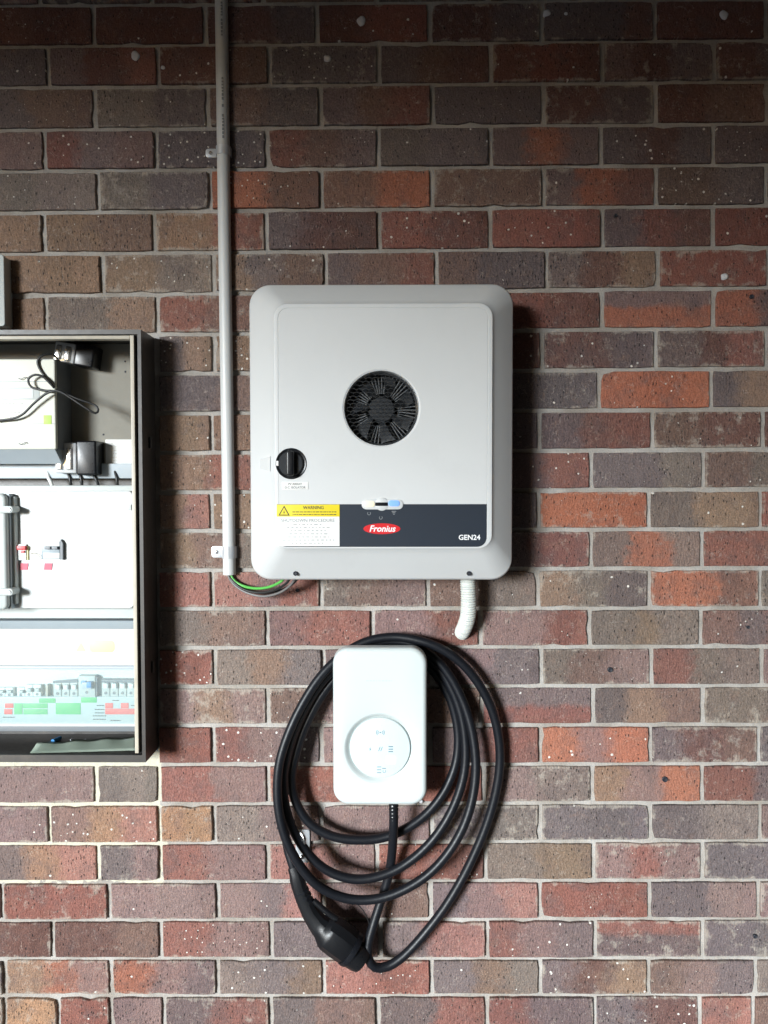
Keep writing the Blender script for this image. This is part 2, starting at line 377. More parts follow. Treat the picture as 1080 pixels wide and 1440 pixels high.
def outline(w, h, jit):
    P = []
    nx = 9 if w > .12 else 5
    for i in range(nx): P.append([-w / 2 + w * (i + (.05 if i == 0 else 0)) / nx, -h / 2])
    for i in range(4): P.append([w / 2, -h / 2 + h * (i + (.07 if i == 0 else 0)) / 4])
    for i in range(nx): P.append([w / 2 - w * (i + (.05 if i == 0 else 0)) / nx, h / 2])
    for i in range(4): P.append([-w / 2, h / 2 - h * (i + (.07 if i == 0 else 0)) / 4])
    for p in P: p[0] += rnd.uniform(-jit, jit); p[1] += rnd.uniform(-jit, jit)
    for _ in range(rnd.choice((0, 0, 1, 1, 2))):      # chipped arris
        p = rnd.choice(P); e = rnd.uniform(.0015, .0045)
        if abs(p[1]) > h / 2 - .004: p[1] -= math.copysign(e, p[1])
        if abs(p[0]) > w / 2 - .004: p[0] -= math.copysign(e, p[0])
    return P
def brick_geo(x0, x1, zb, zt, code):
    cx, cz, w, h = (x0 + x1) / 2, (zb + zt) / 2, x1 - x0 - J - rnd.uniform(0, .0015), zt - zb - J + .0008 - rnd.uniform(-.0005, .001)
    P = outline(w, h, .0008); n = len(P); out = .0058 + rnd.uniform(-.002, .002); tilt = rnd.uniform(-.008, .008)
    V = []
    for p in P: V.append((p[0], .055, p[1]))
    for p in P: V.append((p[0], -out + .0013 + tilt * p[0], p[1]))
    for p in P:
        e = .0011 + rnd.uniform(-.0004, .0008)
        V.append((p[0] - math.copysign(e, p[0]) if abs(p[0]) > w / 2 - .004 else p[0], -out + tilt * p[0], p[1] - math.copysign(e, p[1]) if abs(p[1]) > h / 2 - .004 else p[1]))
    Fc = []
    for k in range(2):
        for i in range(n):
            j = (i + 1) % n; Fc.append((k * n + i, k * n + j, (k + 1) * n + j, (k + 1) * n + i))
    Fc.append(tuple(range(2 * n, 3 * n)))
    vert = '/' in code; cs = [COL[c] for c in code.replace('/', '')]
    mean = [sum(c[q] for c in cs) / len(cs) for q in range(3)]
    def jc(c):
        f = rnd.uniform(.86, 1.14); return tuple(max(.01, (q * .70 + mean[n_] * .30) * f * rnd.uniform(.98, 1.02)) for n_, q in enumerate(c))
    if len(cs) == 1: cc = [jc(cs[0]), jc(cs[0]), jc(cs[0])]; s = (.45, .8)
    elif len(cs) == 2: cc = [jc(cs[0]), jc(cs[1]), jc(cs[1])]; s = (rnd.uniform(.38, .62), .9)
    else: cc = [jc(c) for c in cs[:3]]; s = (rnd.uniform(.28, .38), rnd.uniform(.6, .72))
    seed = rnd.uniform(0, 60)
    A = dict(loc=[(v[0] + seed, seed * .37, v[2] + seed * .7) for v in V], uv3=[(v[0] / w + .5, .5 - v[2] / h, 0) for v in V],
             c1=cc[0], c2=cc[1], c3=cc[2], par=(s[0], s[1], 1.0 if vert else 0.0), amt=(rnd.choice((.04, .10, .2, .34, .55)), rnd.uniform(-1, 1), rnd.uniform(.5, .9)))
    return Vector((cx, 0, cz)), V, Fc, A
def brick_mesh(name, parts):
    V, Fc, at = [], [], {k: [] for k in ('loc', 'uv3', 'c1', 'c2', 'c3', 'par', 'amt')}
    for off, v, f, A in parts:
        n = len(V); V += [(p[0] + off.x, p[1] + off.y, p[2] + off.z) for p in v]; Fc += [tuple(i + n for i in q) for q in f]
        for k in ('loc', 'uv3'): at[k] += A[k]
        for k in ('c1', 'c2', 'c3', 'par', 'amt'): at[k] += [A[k]] * len(f)
    me = bpy.data.meshes.new(name); me.from_pydata(V, [], Fc); me.materials.append(M['brick'])
    for k, val in at.items():
        a = me.attributes.new(k, 'FLOAT_VECTOR', 'POINT' if k in ('loc', 'uv3') else 'FACE')
        a.data.foreach_set('vector', np.array(val, dtype=np.float32).ravel())
    bm = bmesh.new(); bm.from_mesh(me); bmesh.ops.recalc_face_normals(bm, faces=bm.faces); bm.to_mesh(me); bm.free()
    me.shade_smooth(); me.set_sharp_from_angle(angle=R(20)); return me
wall = empty('brick_wall', (-.3, 0, 0)); tag(wall, 'red and grey mottled brick wall with recessed mortar joints', 'wall')
def child(name, me, parent, loc=(0, 0, 0)):
    o = bpy.data.objects.new(name, me); col.objects.link(o); o.parent = parent
    o.matrix_parent_inverse = parent.matrix_world.inverted(); o.location = loc; return o
BOX_X = U(220, 760).x
extra = []; pool = 'd r g G b t p gr rb dg pG rp gb pr'.split()
for k in range(-3, 33):
    zc_probe = (bedz(k, 0) + bedz(k + 1, 0)) / 2
    if zc_probe < .01 or zc_probe > ZTOP + .02: continue
    if 0 <= k <= 25:
        pxs, codes = ROWS[k]; codes = codes.split(); py = (BEDL[k] + (BEDL[k + 1] if k < 25 else 1453)) / 2
        xs = [U(p, py).x for p in pxs]
        xs = [xs[0] - .24] + xs + [xs[-1] + .24]
        if codes[0] == '-': xs = xs[1:]; codes = codes[1:]
    else:
        o = 0 if k % 2 == 0 else .12; xs = [o - 1.2 + .24 * i for i in range(8)]; codes = [rnd.choice(pool) for _ in range(7)]
    for i, c in enumerate(codes):
        x0, x1 = xs[i], xs[i + 1]; xm = (x0 + x1) / 2
        g = brick_geo(x0, x1, bedz(k + 1, xm), bedz(k, xm), c)
        if 0 <= k <= 25:
            loc = g[0]; child('brick', brick_mesh('brick', [(Vector((0, 0, 0)),) + g[1:]]), wall, loc)
        else: extra.append(g)
    # the courses going on past the picture's edges
    x = xs[-1]
    while x < WX1 - .01:
        x1 = min(x + .24, WX1); extra.append(brick_geo(x, x1, bedz(k + 1, x), bedz(k, x), rnd.choice(pool))); x = x1
        if WX1 - x < .03: break
    x = xs[0]; lim = WX0
    if 8 <= k <= 18: x = U(-230, 760).x
    while x > lim + .03:
        x1 = max(x - .24, lim); extra.append(brick_geo(x1, x, bedz(k + 1, x), bedz(k, x), rnd.choice(pool))); x = x1
o = child('brick_courses', brick_mesh('brick_courses', extra), wall); o['kind'] = 'stuff'
# mortar: a slightly uneven sheet 5 mm behind the brick faces, open where the meter box is let in
HX, HZ0, HZ1 = U(219, 760).x, U(150, 1056).z, U(150, 475).z
HXL = U(-226, 760).x
def sheet(name, x0, x1, z0, z1, st):
    nx, nz = max(1, int((x1 - x0) / st)), max(1, int((z1 - z0) / st))
    X = np.linspace(x0, x1, nx + 1); Z = np.linspace(z0, z1, nz + 1)
    rs = np.random.RandomState(3); yy = .0012 + rs.uniform(-.0009, .0009, (nx + 1, nz + 1)); yy[[0, -1], :] = .0012; yy[:, [0, -1]] = .0012
    V = np.stack([np.repeat(X, nz + 1), yy.ravel(), np.tile(Z, nx + 1)], 1)
    i = np.arange(nx)[:, None] * (nz + 1) + np.arange(nz)[None]; i = i.ravel()
    Fq = np.stack([i, i + nz + 1, i + nz + 2, i + 1], 1)
    me = bpy.data.meshes.new(name); me.from_pydata(V.tolist(), [], Fq.tolist()); me.materials.append(M['mortar']); me.shade_smooth()
    return child(name, me, wall)
sheet('mortar', HX, 1.25, 0, ZTOP - .002, .009)
sheet('mortar', HXL, HX, 0, HZ0, .009)
sheet('mortar', HXL, HX, HZ1, ZTOP - .002, .009)
sheet('mortar', WX0, HXL, 0, ZTOP - .002, .05)
sheet('mortar', 1.25, WX1, 0, ZTOP - .002, .05)
# dabs of plaster, and raised dark discs painted for the shade of plug holes
for x, y, r in ((508, 29, 6), (190, 78, 6), (460, 82, 5), (229, 95, 3.2), (769, 18, 5), (1018, 21, 6), (1019, 389, 5), (796, 19, 2.5), (592, 1127, 3)):
    p = U(x, y, .008); q = r / S(0)
    L = [[Vector((p.x + q * f * math.cos(a) * (1 + .12 * math.sin(3 * a + x)), -dd, p.z + q * f * math.sin(a) * (1 + .15 * math.cos(2 * a + y)))) for a in [2 * math.pi * i / 14 for i in range(14)]] for f, dd in ((1, .002), (1, .0075), (.75, .0092), (.3, .0098))]
    MB().loops(L).build('plaster_dab', M['plaster'], wall, 60)
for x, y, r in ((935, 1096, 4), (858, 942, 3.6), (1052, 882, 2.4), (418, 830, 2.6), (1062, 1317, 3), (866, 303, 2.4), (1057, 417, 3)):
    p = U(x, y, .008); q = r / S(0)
    lathe('plug_hole_disc', p.x, p.z, [(q, .001), (q, .0090), (q * .85, .0094), (q * .4, .0086), (.0001, .0086)], M['hole'], wall, 14)

# ------------------------------------------------------------ inverter
DE, DF = .130, .180
ox0, ox1, oz0, oz1 = PR(351.5, 400, 721, 815.5, DE)
fx0, fx1, fz0, fz1 = PR(386, 427, 692, 771, DF)
inv = empty('inverter', ((ox0 + ox1) / 2, -.001, oz0)); tag(inv, 'light grey wall-mounted solar inverter with round fan grille and dark lower panel', 'inverter')
rbox('housing', (ox0 + .022, ox1 - .022, oz0 + .015, oz1 - .022), 0.0, .118, M['inv_side'], inv, r=.02, b=.002)
hc = U(536.5, 574, DF); hr = 52.5 / S(DF)
def morph(t, dd, bulge=0.0):
    q = lambda a, b: a + (b - a) * t
    return rr(q(ox0, fx0), q(ox1, fx1), q(oz0, fz0), q(oz1, fz1), q(.042, .026), dd, 10, 16)
L = [rr(ox0 + .004, ox1 - .004, oz0 + .004, oz1 - .004, .038, .100, 10, 16), rr(ox0 + .0015, ox1 - .0015, oz0 + .0015, oz1 - .0015, .041, .102, 10, 16),
     morph(0, DE - .006), morph(.012, DE), morph(.05, DE + .0045)]
for t in (.2, .4, .6, .8, .93): L.append(morph(t, DE + .0045 + (DF - .0025 - DE - .0045) * (t - .05) / .95 * (1 + .10 * (1 - t))))
L.append(morph(1, DF - .0004))
ins = lambda e, dd, r: rr(fx0 + e, fx1 - e, fz0 + e, fz1 - e, r, dd, 10, 16)
L += [ins(.0022, DF, .024), ins(.0075, DF, .020), ins(.0079, DF - .0007, .0196), ins(.0092, DF - .0007, .0186), ins(.0096, DF, .018)]
last = L[-1]; C0 = []
for f, dd in ((1.045, DF), (1.0, DF - .0016), (.985, DF - .012), (.985, .118)):
    C0.append([Vector((hc.x + hr * f * math.cos(a), -dd, hc.z + hr * f * math.sin(a))) for a in [math.atan2(p.z - hc.z, p.x - hc.x) for p in last]])
MB().loops(L + C0, cap0=False, cap1=True).build('cover', M['inverter'], inv, 22)
# fan and mesh behind the round opening
lathe('fan_shroud', hc.x, hc.z, [(hr * .984, DF - .022), (hr * .93, DF - .024), (hr * .93, .119), (hr * .984, .119)], M['fan'], inv, 48, cap0=False, cap1=False)
fan = lathe('fan', hc.x, hc.z, [(hr * .36, .121), (hr * .36, .150), (hr * .33, .154), (.001, .155)], M['fan'], inv, 32)
for i in range(7):
    a0 = 2 * math.pi * i / 7 + .2; mb = MB(); Lb = []
    for s in range(7):
        r = hr * (.34 + .56 * s / 6); tw = a0 + .25 * s / 6; half = .24 - .03 * s / 6
        row = []
        for sgn, dd in ((-1, .134 + .002 * s), (1, .160 - .001 * s)):
            for th in (0, .0016): row.append(Vector((hc.x + r * math.cos(tw + sgn * half), -(dd + th), hc.z + r * math.sin(tw + sgn * half))))
        Lb.append([row[0], row[1], row[3], row[2]])
    mb.loops(Lb).build('blade', M['fan'], fan, 50)
for i in range(56):
    a = 2 * math.pi * i / 56; d_ = Vector((math.cos(a), 0, math.sin(a))); n_ = Vector((-d_.z, 0, d_.x)) * .0008; c_ = Vector((hc.x, 0, hc.z))
    q4 = [c_ + d_ * hr * .44 - n_, c_ + d_ * hr * .44 + n_, c_ + d_ * hr * .95 + n_, c_ + d_ * hr * .95 - n_]
    MB().loops([[Vector((q.x, -.1195, q.z)) for q in q4], [Vector((q.x, -.142, q.z)) for q in q4]]).build('heat_fin', M['fin'], inv)
mb = MB(); cw, ch, th = .0122, .0072, .0008
def strut(a, b):
    d = (b - a); n = Vector((-d.z, 0, d.x)).normalized() * th / 2
    B = [a - n, a + n, b + n, b - n]
    mb.loops([[Vector((q.x, -(DF - .010), q.z)) for q in B], [Vector((q.x, -(DF - .0085), q.z)) for q in B]])
for i in range(-9, 10):
    for j in range(-16, 17):
        c = Vector((hc.x + i * cw + (cw / 2 if j % 2 else 0), 0, hc.z + j * ch))
        if math.hypot(c.x - hc.x, c.z - hc.z) > hr * .97: continue
        p0 = c + Vector((-cw / 2, 0, ch * .17)); p1 = c + Vector((0, 0, ch * .5)); p2 = c + Vector((cw / 2, 0, ch * .17)); p3 = c + Vector((-cw / 2, 0, -ch * .17)); p4 = c + Vector((0, 0, -ch * .5))
        strut(p0, p1); strut(p1, p2); strut(p0, p3)
mb.build('fan_grille', M['grille'], inv)
# isolator switch
kc = U(409.5, 652, DF); kr = 21.5 / S(DF)
sw = lathe('switch_dish', kc.x, kc.z, [(kr * 1.02, DF - .002), (kr * 1.02, DF + .0006), (kr * 1.0, DF + .0014), (kr * .97, DF + .0008), (.0005, DF + .0008)], M['black'], inv, 40)
lathe('knob_base', kc.x, kc.z, [(kr * .84, DF - .003), (kr * .82, DF + .004), (kr * .74, DF + .006), (.0005, DF + .006)], M['fan'], sw, 36)
kx = 5.2 / S(DF)
rbox('knob_handle', (kc.x - kx, kc.x + kx, kc.z - kr * .80, kc.z + kr * .80), DF + .005, DF + .021, M['black'], sw, r=.004, b=.003)
a, b_, c_, d_ = PR(388.5, 648, 391.5, 655, DF + .003)
rbox('switch_pointer', (a, b_, c_, d_), DF + .0, DF + .003, M['logowhite'], sw, r=.0008, b=.0005)
# lock tab on the left bevel
P0 = [(380, 641.5), (380, 662.5), (366, 659), (366, 646)]
quadbox('lock_tab', P0, .140, .172, M['conduit'], inv)
# dark lower panel
x0, x1, z0, z1 = PR(389.5, 709, 684, 769, DF)
r_ = .018; L0 = []
for dd in (DF - .002, DF + .0009):
    pts = [Vector((x1, -dd, z1)), Vector((x0, -dd, z1))]
    for cx, a0 in ((x0 + r_, 180), (x1 - r_, 270)):
        pts += [Vector((cx + r_ * math.cos(R(a0 + 90 * i / 8)), -dd, z0 + r_ + r_ * math.sin(R(a0 + 90 * i / 8)))) for i in range(9)]
    L0.append(pts)
pan = MB().loops(L0).build('lower_panel', M['slate'], inv)
rbox('light_window', PR(508.5, 702.5, 567, 716.5, DF + .002), DF - .001, DF + .0022, M['inverter'], inv, r=.0095, b=.001)
p = U(537, 709, DF + .002); lathe('light_window', p.x, p.z, [(.0128, DF - .001), (.0128, DF + .0024), (.0118, DF + .0030), (.0005, DF + .0030)], M['inverter'], inv, 28)
rbox('status_light', PR(512, 704.5, 527, 713, DF + .0034), DF, DF + .0037, M['ledwarm'], inv, r=.0055, b=.0006)
rbox('status_light', PR(546, 703.5, 562, 712, DF + .0034), DF, DF + .0037, M['ledblue'], inv, r=.0055, b=.0006)
rbox('status_light', PR(527.5, 706.5, 545.5, 711.5, DF + .0034), DF, DF + .0035, M['black'], inv, r=.0015, b=.0004)
p = U(537, 743.5, DF + .001); e = MB(); rx, rz = 26 / S(DF), 7.6 / S(DF)
e.loops([[Vector((p.x + rx * k * math.cos(2 * math.pi * i / 48), -dd, p.z + rz * k * math.sin(2 * math.pi * i / 48))) for i in range(48)] for dd, k in ((DF, 1), (DF + .0013, 1))]).build('logo_oval', M['logored'], pan)
text('logo_lettering', 'Fronius', p.x + .0005, p.z - .0004, DF + .0016, .0172, M['logowhite'], pan, shear=.25, bold=.00035, sx=.98)
p = U(660, 756, DF); text('model_lettering', 'GEN24', p.x, p.z, DF + .0012, .0138, M['logowhite'], pan, bold=.0003, sx=1.02)
def ring_icon(px, py, r, parent, mat, dd, gap=0):
    p = U(px, py, dd); n = 14; q0 = []
    mbi = MB()
    for i in range(n):
        a = 2 * math.pi * i / n; b = 2 * math.pi * (i + 1) / n
        if gap and math.pi / 2 - gap < (a + b) / 2 < math.pi / 2 + gap: continue
        q = [(r * .72, a), (r, a), (r, b), (r * .72, b)]
        mbi.loops([[Vector((p.x + k * math.cos(t), -(dd + o_), p.z + k * math.sin(t))) for k, t in q] for o_ in (0, .0003)])
    return mbi.build('icon', mat, parent)
ring_icon(519, 722, .0034, pan, M['greyink'], DF + .001, .5)
ring_icon(535.5, 728, .0034, pan, M['greyink'], DF + .001, .8)
p = U(554, 721, DF)
for k_, wd in enumerate((.009, .006, .003)): rbox('icon', (p.x - wd / 2, p.x + wd / 2, p.z + .002 - .0028 * k_, p.z + .0034 - .0028 * k_), DF, DF + .0012, M['greyink'], pan, r=.0004, b=.0002)
# labels on the front
def dashes(rect, dd, mat, parent, lines, hh, seed, gap=.0012, fill=(.6, .95), centre=True, name='print_line'):
    rs = random.Random(seed); x0, x1, z0, z1 = rect; m = MB()
    for i in range(lines):
        z = z1 - (z1 - z0) * (i + .5) / lines; L_ = (x1 - x0) * rs.uniform(*fill); x = (x0 + x1 - L_) / 2 if centre else x0; e_ = x + L_
        while x < e_:
            w_ = rs.uniform(.002, .007); w_ = min(w_, e_ - x + .0005); m.box(x, x + w_, -dd - .0002, -dd, z - hh / 2, z + hh / 2); x += w_ + gap
    return m.build(name, mat, parent)
lab = rbox('warning_label', PR(389, 709.5, 477.5, 768, DF + .001), DF - .0005, DF + .0016, M['paper'], inv, r=.0006, b=.0002)
yl = rbox('warning_band', PR(389, 709.5, 477.5, 726.5, DF + .0016), DF + .001, DF + .0020, M['yellow'], lab, r=.0004, b=.0001)
t0, t1, t2 = U(399.5, 711, DF + .002), U(391.5, 725, DF + .002), U(407.5, 725, DF + .002)
def tri(name, pts, dd, th_, mat, parent): return MB().loops([[Vector((q.x, -dd, q.z)) for q in pts], [Vector((q.x, -dd - th_, q.z)) for q in pts]]).build(name, mat, parent)
tri('hazard_triangle', [t0, t1, t2], DF + .0018, .0005, M['ink'], lab)
cc = (t0 + t1 + t2) / 3; tri('hazard_triangle', [cc + (q - cc) * .72 for q in (t0, t1, t2)], DF + .0020, .0006, M['yellow'], lab)
bz = [cc + Vector(v) for v in ((.0006, 0, .004), (-.0018, 0, -.0006), (-.0002, 0, -.0006), (-.0008, 0, -.0042), (.0018, 0, .0004), (.0003, 0, .0004))]
tri('hazard_bolt', bz, DF + .0024, .0004, M['ink'], lab)
p = U(441, 714, DF); text('warning_lettering', 'WARNING', p.x, p.z, DF + .0023, .0088, M['ink'], lab, bold=.0001, sx=.95)
dashes(PR(409, 718, 475, 725.5, DF + .002), DF + .0020, M['ink'], lab, 2, .0015, 5, fill=(.85, .98))
p = U(433, 732, DF); text('procedure_lettering', 'SHUTDOWN PROCEDURE', p.x, p.z, DF + .0018, .0088, M['greyink'], lab, sx=1.0)
dashes(PR(393, 735.5, 474, 766, DF + .0016), DF + .0016, M['greyink'], lab, 7, .0013, 8, gap=.004, fill=(.4, .92))
lab2 = rbox('switch_label', PR(396.5, 677.5, 433.5, 688.5, DF + .001), DF - .0005, DF + .0008, M['paper'], inv, r=.0004, b=.0002)
for t_, yy in (('PV ARRAY', 680.8), ('D.C. ISOLATOR', 685.6)):
    p = U(415, yy, DF); text('label_lettering', t_, p.x, p.z, DF + .001, .0062, M['ink'], lab2, sx=.95)
for x in (415.5, 659.5):
    p = U(x, 806.5, .147); q = 3.3 / S(.147)
    lathe('cover_screw', p.x, p.z, [(q, .128), (q, .1475), (q * .8, .1482), (q * .5, .1470), (.0003, .1470)], M['hole'], inv, 16)

# ------------------------------------------------------------ conduit, clips and wires
cp = [(310.0, -60), (311.2, 0), (314.0, 205), (317.0, 420), (320.0, 620), (322.3, 780), (322.6, 808)]
cpts = [U(x, y, .0155) for x, y in cp]
top = cpts[0].copy(); top.z = ZTOP - .004; top.x -= .002; cpts = [top] + cpts[1:]
con = empty('conduit', cpts[-1]); tag(con, 'rigid grey plastic conduit running straight down the brick wall', 'conduit')
q = spline(cpts, .06); sweepmb = MB(); rr_o, rr_i = .0136, .0112
sweep(sweepmb, q + [q[-1] + Vector((0, 0, -.0001))], [rr_o] * len(q) + [rr_i], 24); sweepmb.f.pop()
o = sweepmb.build('pipe', M['conduit'], con, 50)
mb = MB(); sweep(mb, [q[-1] + Vector((0, 0, -.00015)), q[-1] + Vector((0, 0, .04))], [rr_i, rr_i], 24); mb.build('pipe_bore', M['black'], con, 50)
mb = MB(); rs = random.Random(4)
for y0, y1 in ((2, 22), (26, 50), (108, 118), (122, 140), (146, 150), (160, 195)):
    y = y0
    while y < y1:
        hgt = rs.uniform(2.2, 4.2); a = U(311.5 + (y / 205) * 2.6 - 1.5, y, .030); b = U(311.5 + (y / 205) * 2.6 + 1.0, y + hgt, .030)
        mb.box(a.x, b.x, -.0296, -.0287, b.z, a.z); y += hgt + 1.6
mb.build('printed_marking', M['greyink'], con)['kind'] = 'stuff'
def clip(y, px, matn, label, wid):
    c = U(px, y, .0155); e = empty('saddle_clip', (c.x, 0, c.z)); tag(e, label, 'clip', 'conduit clips')
    h = wid / S(0) / 2; n = 18; mb = MB(); outr, inr = rr_o + .0022, rr_o + .0004
    prof = [(c.x - .0345, .0005), (c.x - .0345, .0024), (c.x - outr - .0008, .0024), (c.x - outr, .004)]
    ang = [math.pi - math.pi * i / n for i in range(n + 1)]
    o_ = [(c.x + outr * math.cos(a), .0155 + outr * math.sin(a)) for a in ang]; i_ = [(c.x + inr * math.cos(a), .0155 + inr * math.sin(a)) for a in ang]
    L_ = [[Vector((x, -d, c.z - h)), Vector((x, -d, c.z + h)), Vector((x2, -d2, c.z + h)), Vector((x2, -d2, c.z - h))] for (x, d), (x2, d2) in zip(o_, i_)]
    L_ = [[Vector((c.x - outr, -.001, c.z - h)), Vector((c.x - outr, -.001, c.z + h)), Vector((c.x - inr, -.001, c.z + h)), Vector((c.x - inr, -.001, c.z - h))]] + L_
    L_ += [[Vector((c.x + outr, -.001, c.z - h)), Vector((c.x + outr, -.001, c.z + h)), Vector((c.x + inr, -.001, c.z + h)), Vector((c.x + inr, -.001, c.z - h))]]
    mb.loops(L_); mb.build('strap', M[matn], e, 40)
    rbox('fixing_tab', (c.x - .0400, c.x - outr + .0012, c.z - h, c.z + h), 0.0015, .0085, M[matn], e, r=.006, b=.0008)
    lathe('screw', c.x - .029, c.z, [(.0042, .008), (.0042, .0098), (.003, .0112), (.0002, .0115)], M['steel'], e, 16)
clip(213, 314.2, 'galv', 'steel saddle clip holding the upper length of the grey conduit', 12)
clip(776.5, 322.2, 'galv', 'steel saddle clip holding the conduit just above its open end', 16.5)
def wire(name, mat, pts, r, label, cat='wire'):
    o = tube(name, [U(*p) for p in pts], r, mat, None, 10); tag(o, label, cat, 'wires from conduit to inverter'); return o
wire('earth_wire', M['earth'], [(324, 796, .0155), (324.5, 808, .0155), (331, 818, .018), (345, 825, .026), (362, 827.5, .045), (380, 825, .07), (396, 817, .092), (404, 806, .098)], .0030, 'green earth wire looping from conduit end to the inverter')
wire('solar_cable', M['wire'], [(321, 796, .0165), (322, 808, .0165), (328, 818, .02), (343, 829, .03), (365, 833.5, .045), (388, 829, .065), (404, 819, .085), (410, 808, .092)], .0027, 'black wire just below the green wire, bent up into the inverter')
wire('solar_cable', M['greywire'], [(319.5, 796, .019), (320.5, 808, .019), (328, 821, .021), (346, 833, .03), (370, 838.5, .042), (394, 833, .06), (411, 820, .08), (417, 807, .09)], .0025, 'grey wire hanging lowest of the loop under the inverter')
wire('solar_cable', M['wire'], [(326, 796, .012), (326, 808, .012), (334, 821, .014), (352, 831, .02), (375, 834, .035), (400, 828, .06), (416, 817, .08), (421, 807, .09)], .0026, 'black wire behind the loop nearest the brick face')

# corrugated hose into the wall
pts = spline([U(658, 800, .072), U(658, 818, .072), U(659, 845, .068), U(658, 866, .058), U(654, 880, .040), U(651, 887, .018), U(650, 889, .004)], .0011)
rad = [.0158 + .0011 * math.sin(2 * math.pi * i / 4.4) for i in range(len(pts))]
tag(sweep(MB(), pts, rad, 20).build('corrugated_conduit', M['corrugated'], None, 60), 'pale corrugated flexible conduit bending from inverter underside into the wall', 'conduit')

# ------------------------------------------------------------ charger
DC = .105
qx0, qx1, qz0, qz1 = PR(468.5, 910.5, 600.5, 1131, DC - .008)
chg = empty('car_charger', ((qx0 + qx1) / 2, -.001, qz0)); tag(chg, 'slim white car charging unit with round touch dial', 'charger')
dc = U(534.5, 1053, DC); ro = 50.5 / S(DC)
L = [rr(qx0 + .034, qx1 - .034, qz0 + .030, qz1 - .030, .02, .004, 10, 16), rr(qx0 + .030, qx1 - .030, qz0 + .026, qz1 - .026, .02, .066, 10, 16), rr(qx0 + .004, qx1 - .004, qz0 + .004, qz1 - .004, .03, .070, 10, 16), rr(qx0, qx1, qz0, qz1, .032, .074, 10, 16)]
for i in range(7):
    a = math.pi / 2 * i / 6; e_ = .011 * (1 - math.cos(a)); L.append(rr(qx0 + e_, qx1 - e_, qz0 + e_, qz1 - e_, .034 - e_, DC - .011 + .011 * math.sin(a), 10, 16))
last = L[-1]; an = [math.atan2(p.z - dc.z, p.x - dc.x) for p in last]
for f, dd in ((1.02, DC), (1.0, DC - .0005), (.93, DC - .0050), (.875, DC - .0105), (.862, DC - .0115), (.858, DC - .0060), (.845, DC - .0052)):
    L.append([Vector((dc.x + ro * f * math.cos(a), -dd, dc.z + ro * f * math.sin(a))) for a in an])
MB().loops(L).build('shell', M['charger'], chg, 30)
dial = lathe('dial', dc.x, dc.z, [(ro * .84, DC - .0060), (ro * .84, DC - .0044), (ro * .82, DC - .0040), (.0005, DC - .0040)], M['dial'], chg, 56)
dd = DC - .0040
for sgn in (-1, 1):
    for k_, r0 in enumerate((.0045, .0075)):
        p = U(535, 1030, dd); m_ = MB()
        for i in range(5):
            a = R(-38 + 76 * i / 5); b = R(-38 + 76 * (i + 1) / 5); qv = [(r0, a), (r0 + .0012, a), (r0 + .0012, b), (r0, b)]
            m_.loops([[Vector((p.x + sgn * r * math.cos(t), -dd - o_, p.z + r * math.sin(t))) for r, t in qv] for o_ in (-.0002, .0003)])
        m_.build('icon', M['icon'], dial)
p = U(535, 1030, dd); rbox('icon', (p.x - .002, p.x + .002, p.z - .001, p.z + .001), dd - .0002, dd + .0003, M['icon'], dial, r=.0008, b=.0001)
p = U(520.5, 1053.5, dd); tri('icon', [p + Vector(v) for v in ((.001, 0, .0045), (-.0022, 0, -.0004), (-.0003, 0, -.0004), (-.001, 0, -.0045), (.0022, 0, .0006), (.0003, 0, .0006))], dd - .0001, .0004, M['icon'], dial)
for px in (533, 536):
    p = U(px, 1053.5, dd); tri('icon', [p + Vector(v) for v in ((.0018, 0, .005), (-.0016, 0, -.004), (-.0002, 0, -.004), (.0032, 0, .005))], dd - .0001, .0004, M['icon'], dial)
for i in range(3):
    p = U(549.5, 1050 + 3.5 * i, dd); rbox('icon', (p.x - .0048, p.x + .0048, p.z - .0011, p.z + .0011), dd - .0002, dd + .0003, M['icon'], dial, r=.0004, b=.0001)
for i in range(3):
    p = U(533.5, 1078.5 + 4 * i, dd); rbox('icon', (p.x - .005, p.x + .004, p.z - .0008, p.z + .0008), dd - .0002, dd + .0003, M['icon'], dial, r=.0003, b=.0001)
p = U(540, 1080.5, dd); rbox('icon', (p.x - .004, p.x + .004, p.z - .0008, p.z + .0008), dd - .0002, dd + .0003, M['icon'], dial, r=.0003, b=.0001)
p = U(540.5, 1084.5, dd); ring_icon(540.5, 1084.5, .0035, dial, M['icon'], dd - .0001, .7)
rbox('white_patch', PR(543, 1063, 557, 1074.5, dd), dd - .0006, dd + .0003, M['logowhite'], dial, r=.003, b=.0002)  # small white rounded patch on the dial
dashes(PR(514, 954.5, 552, 960, DC), DC - .0001, M['mark'], chg, 1, .0028, 21, gap=.0016, fill=(.95, 1), name='emboss_shade_mark')  # slightly darker white stands in for the shading of faint embossed lettering
# strain relief under the body
gp = U(553.5, 1122, .083); seg = []; gr = []
for i in range(25):
    seg.append(Vector((gp.x, gp.y, gp.z - .046 * i / 24))); gr.append((.0112 if (i % 4) < 2 else .0098) * (1 - .16 * i / 24))
sweep(MB(), seg, gr, 18).build('strain_relief', M['black'], chg, 40)

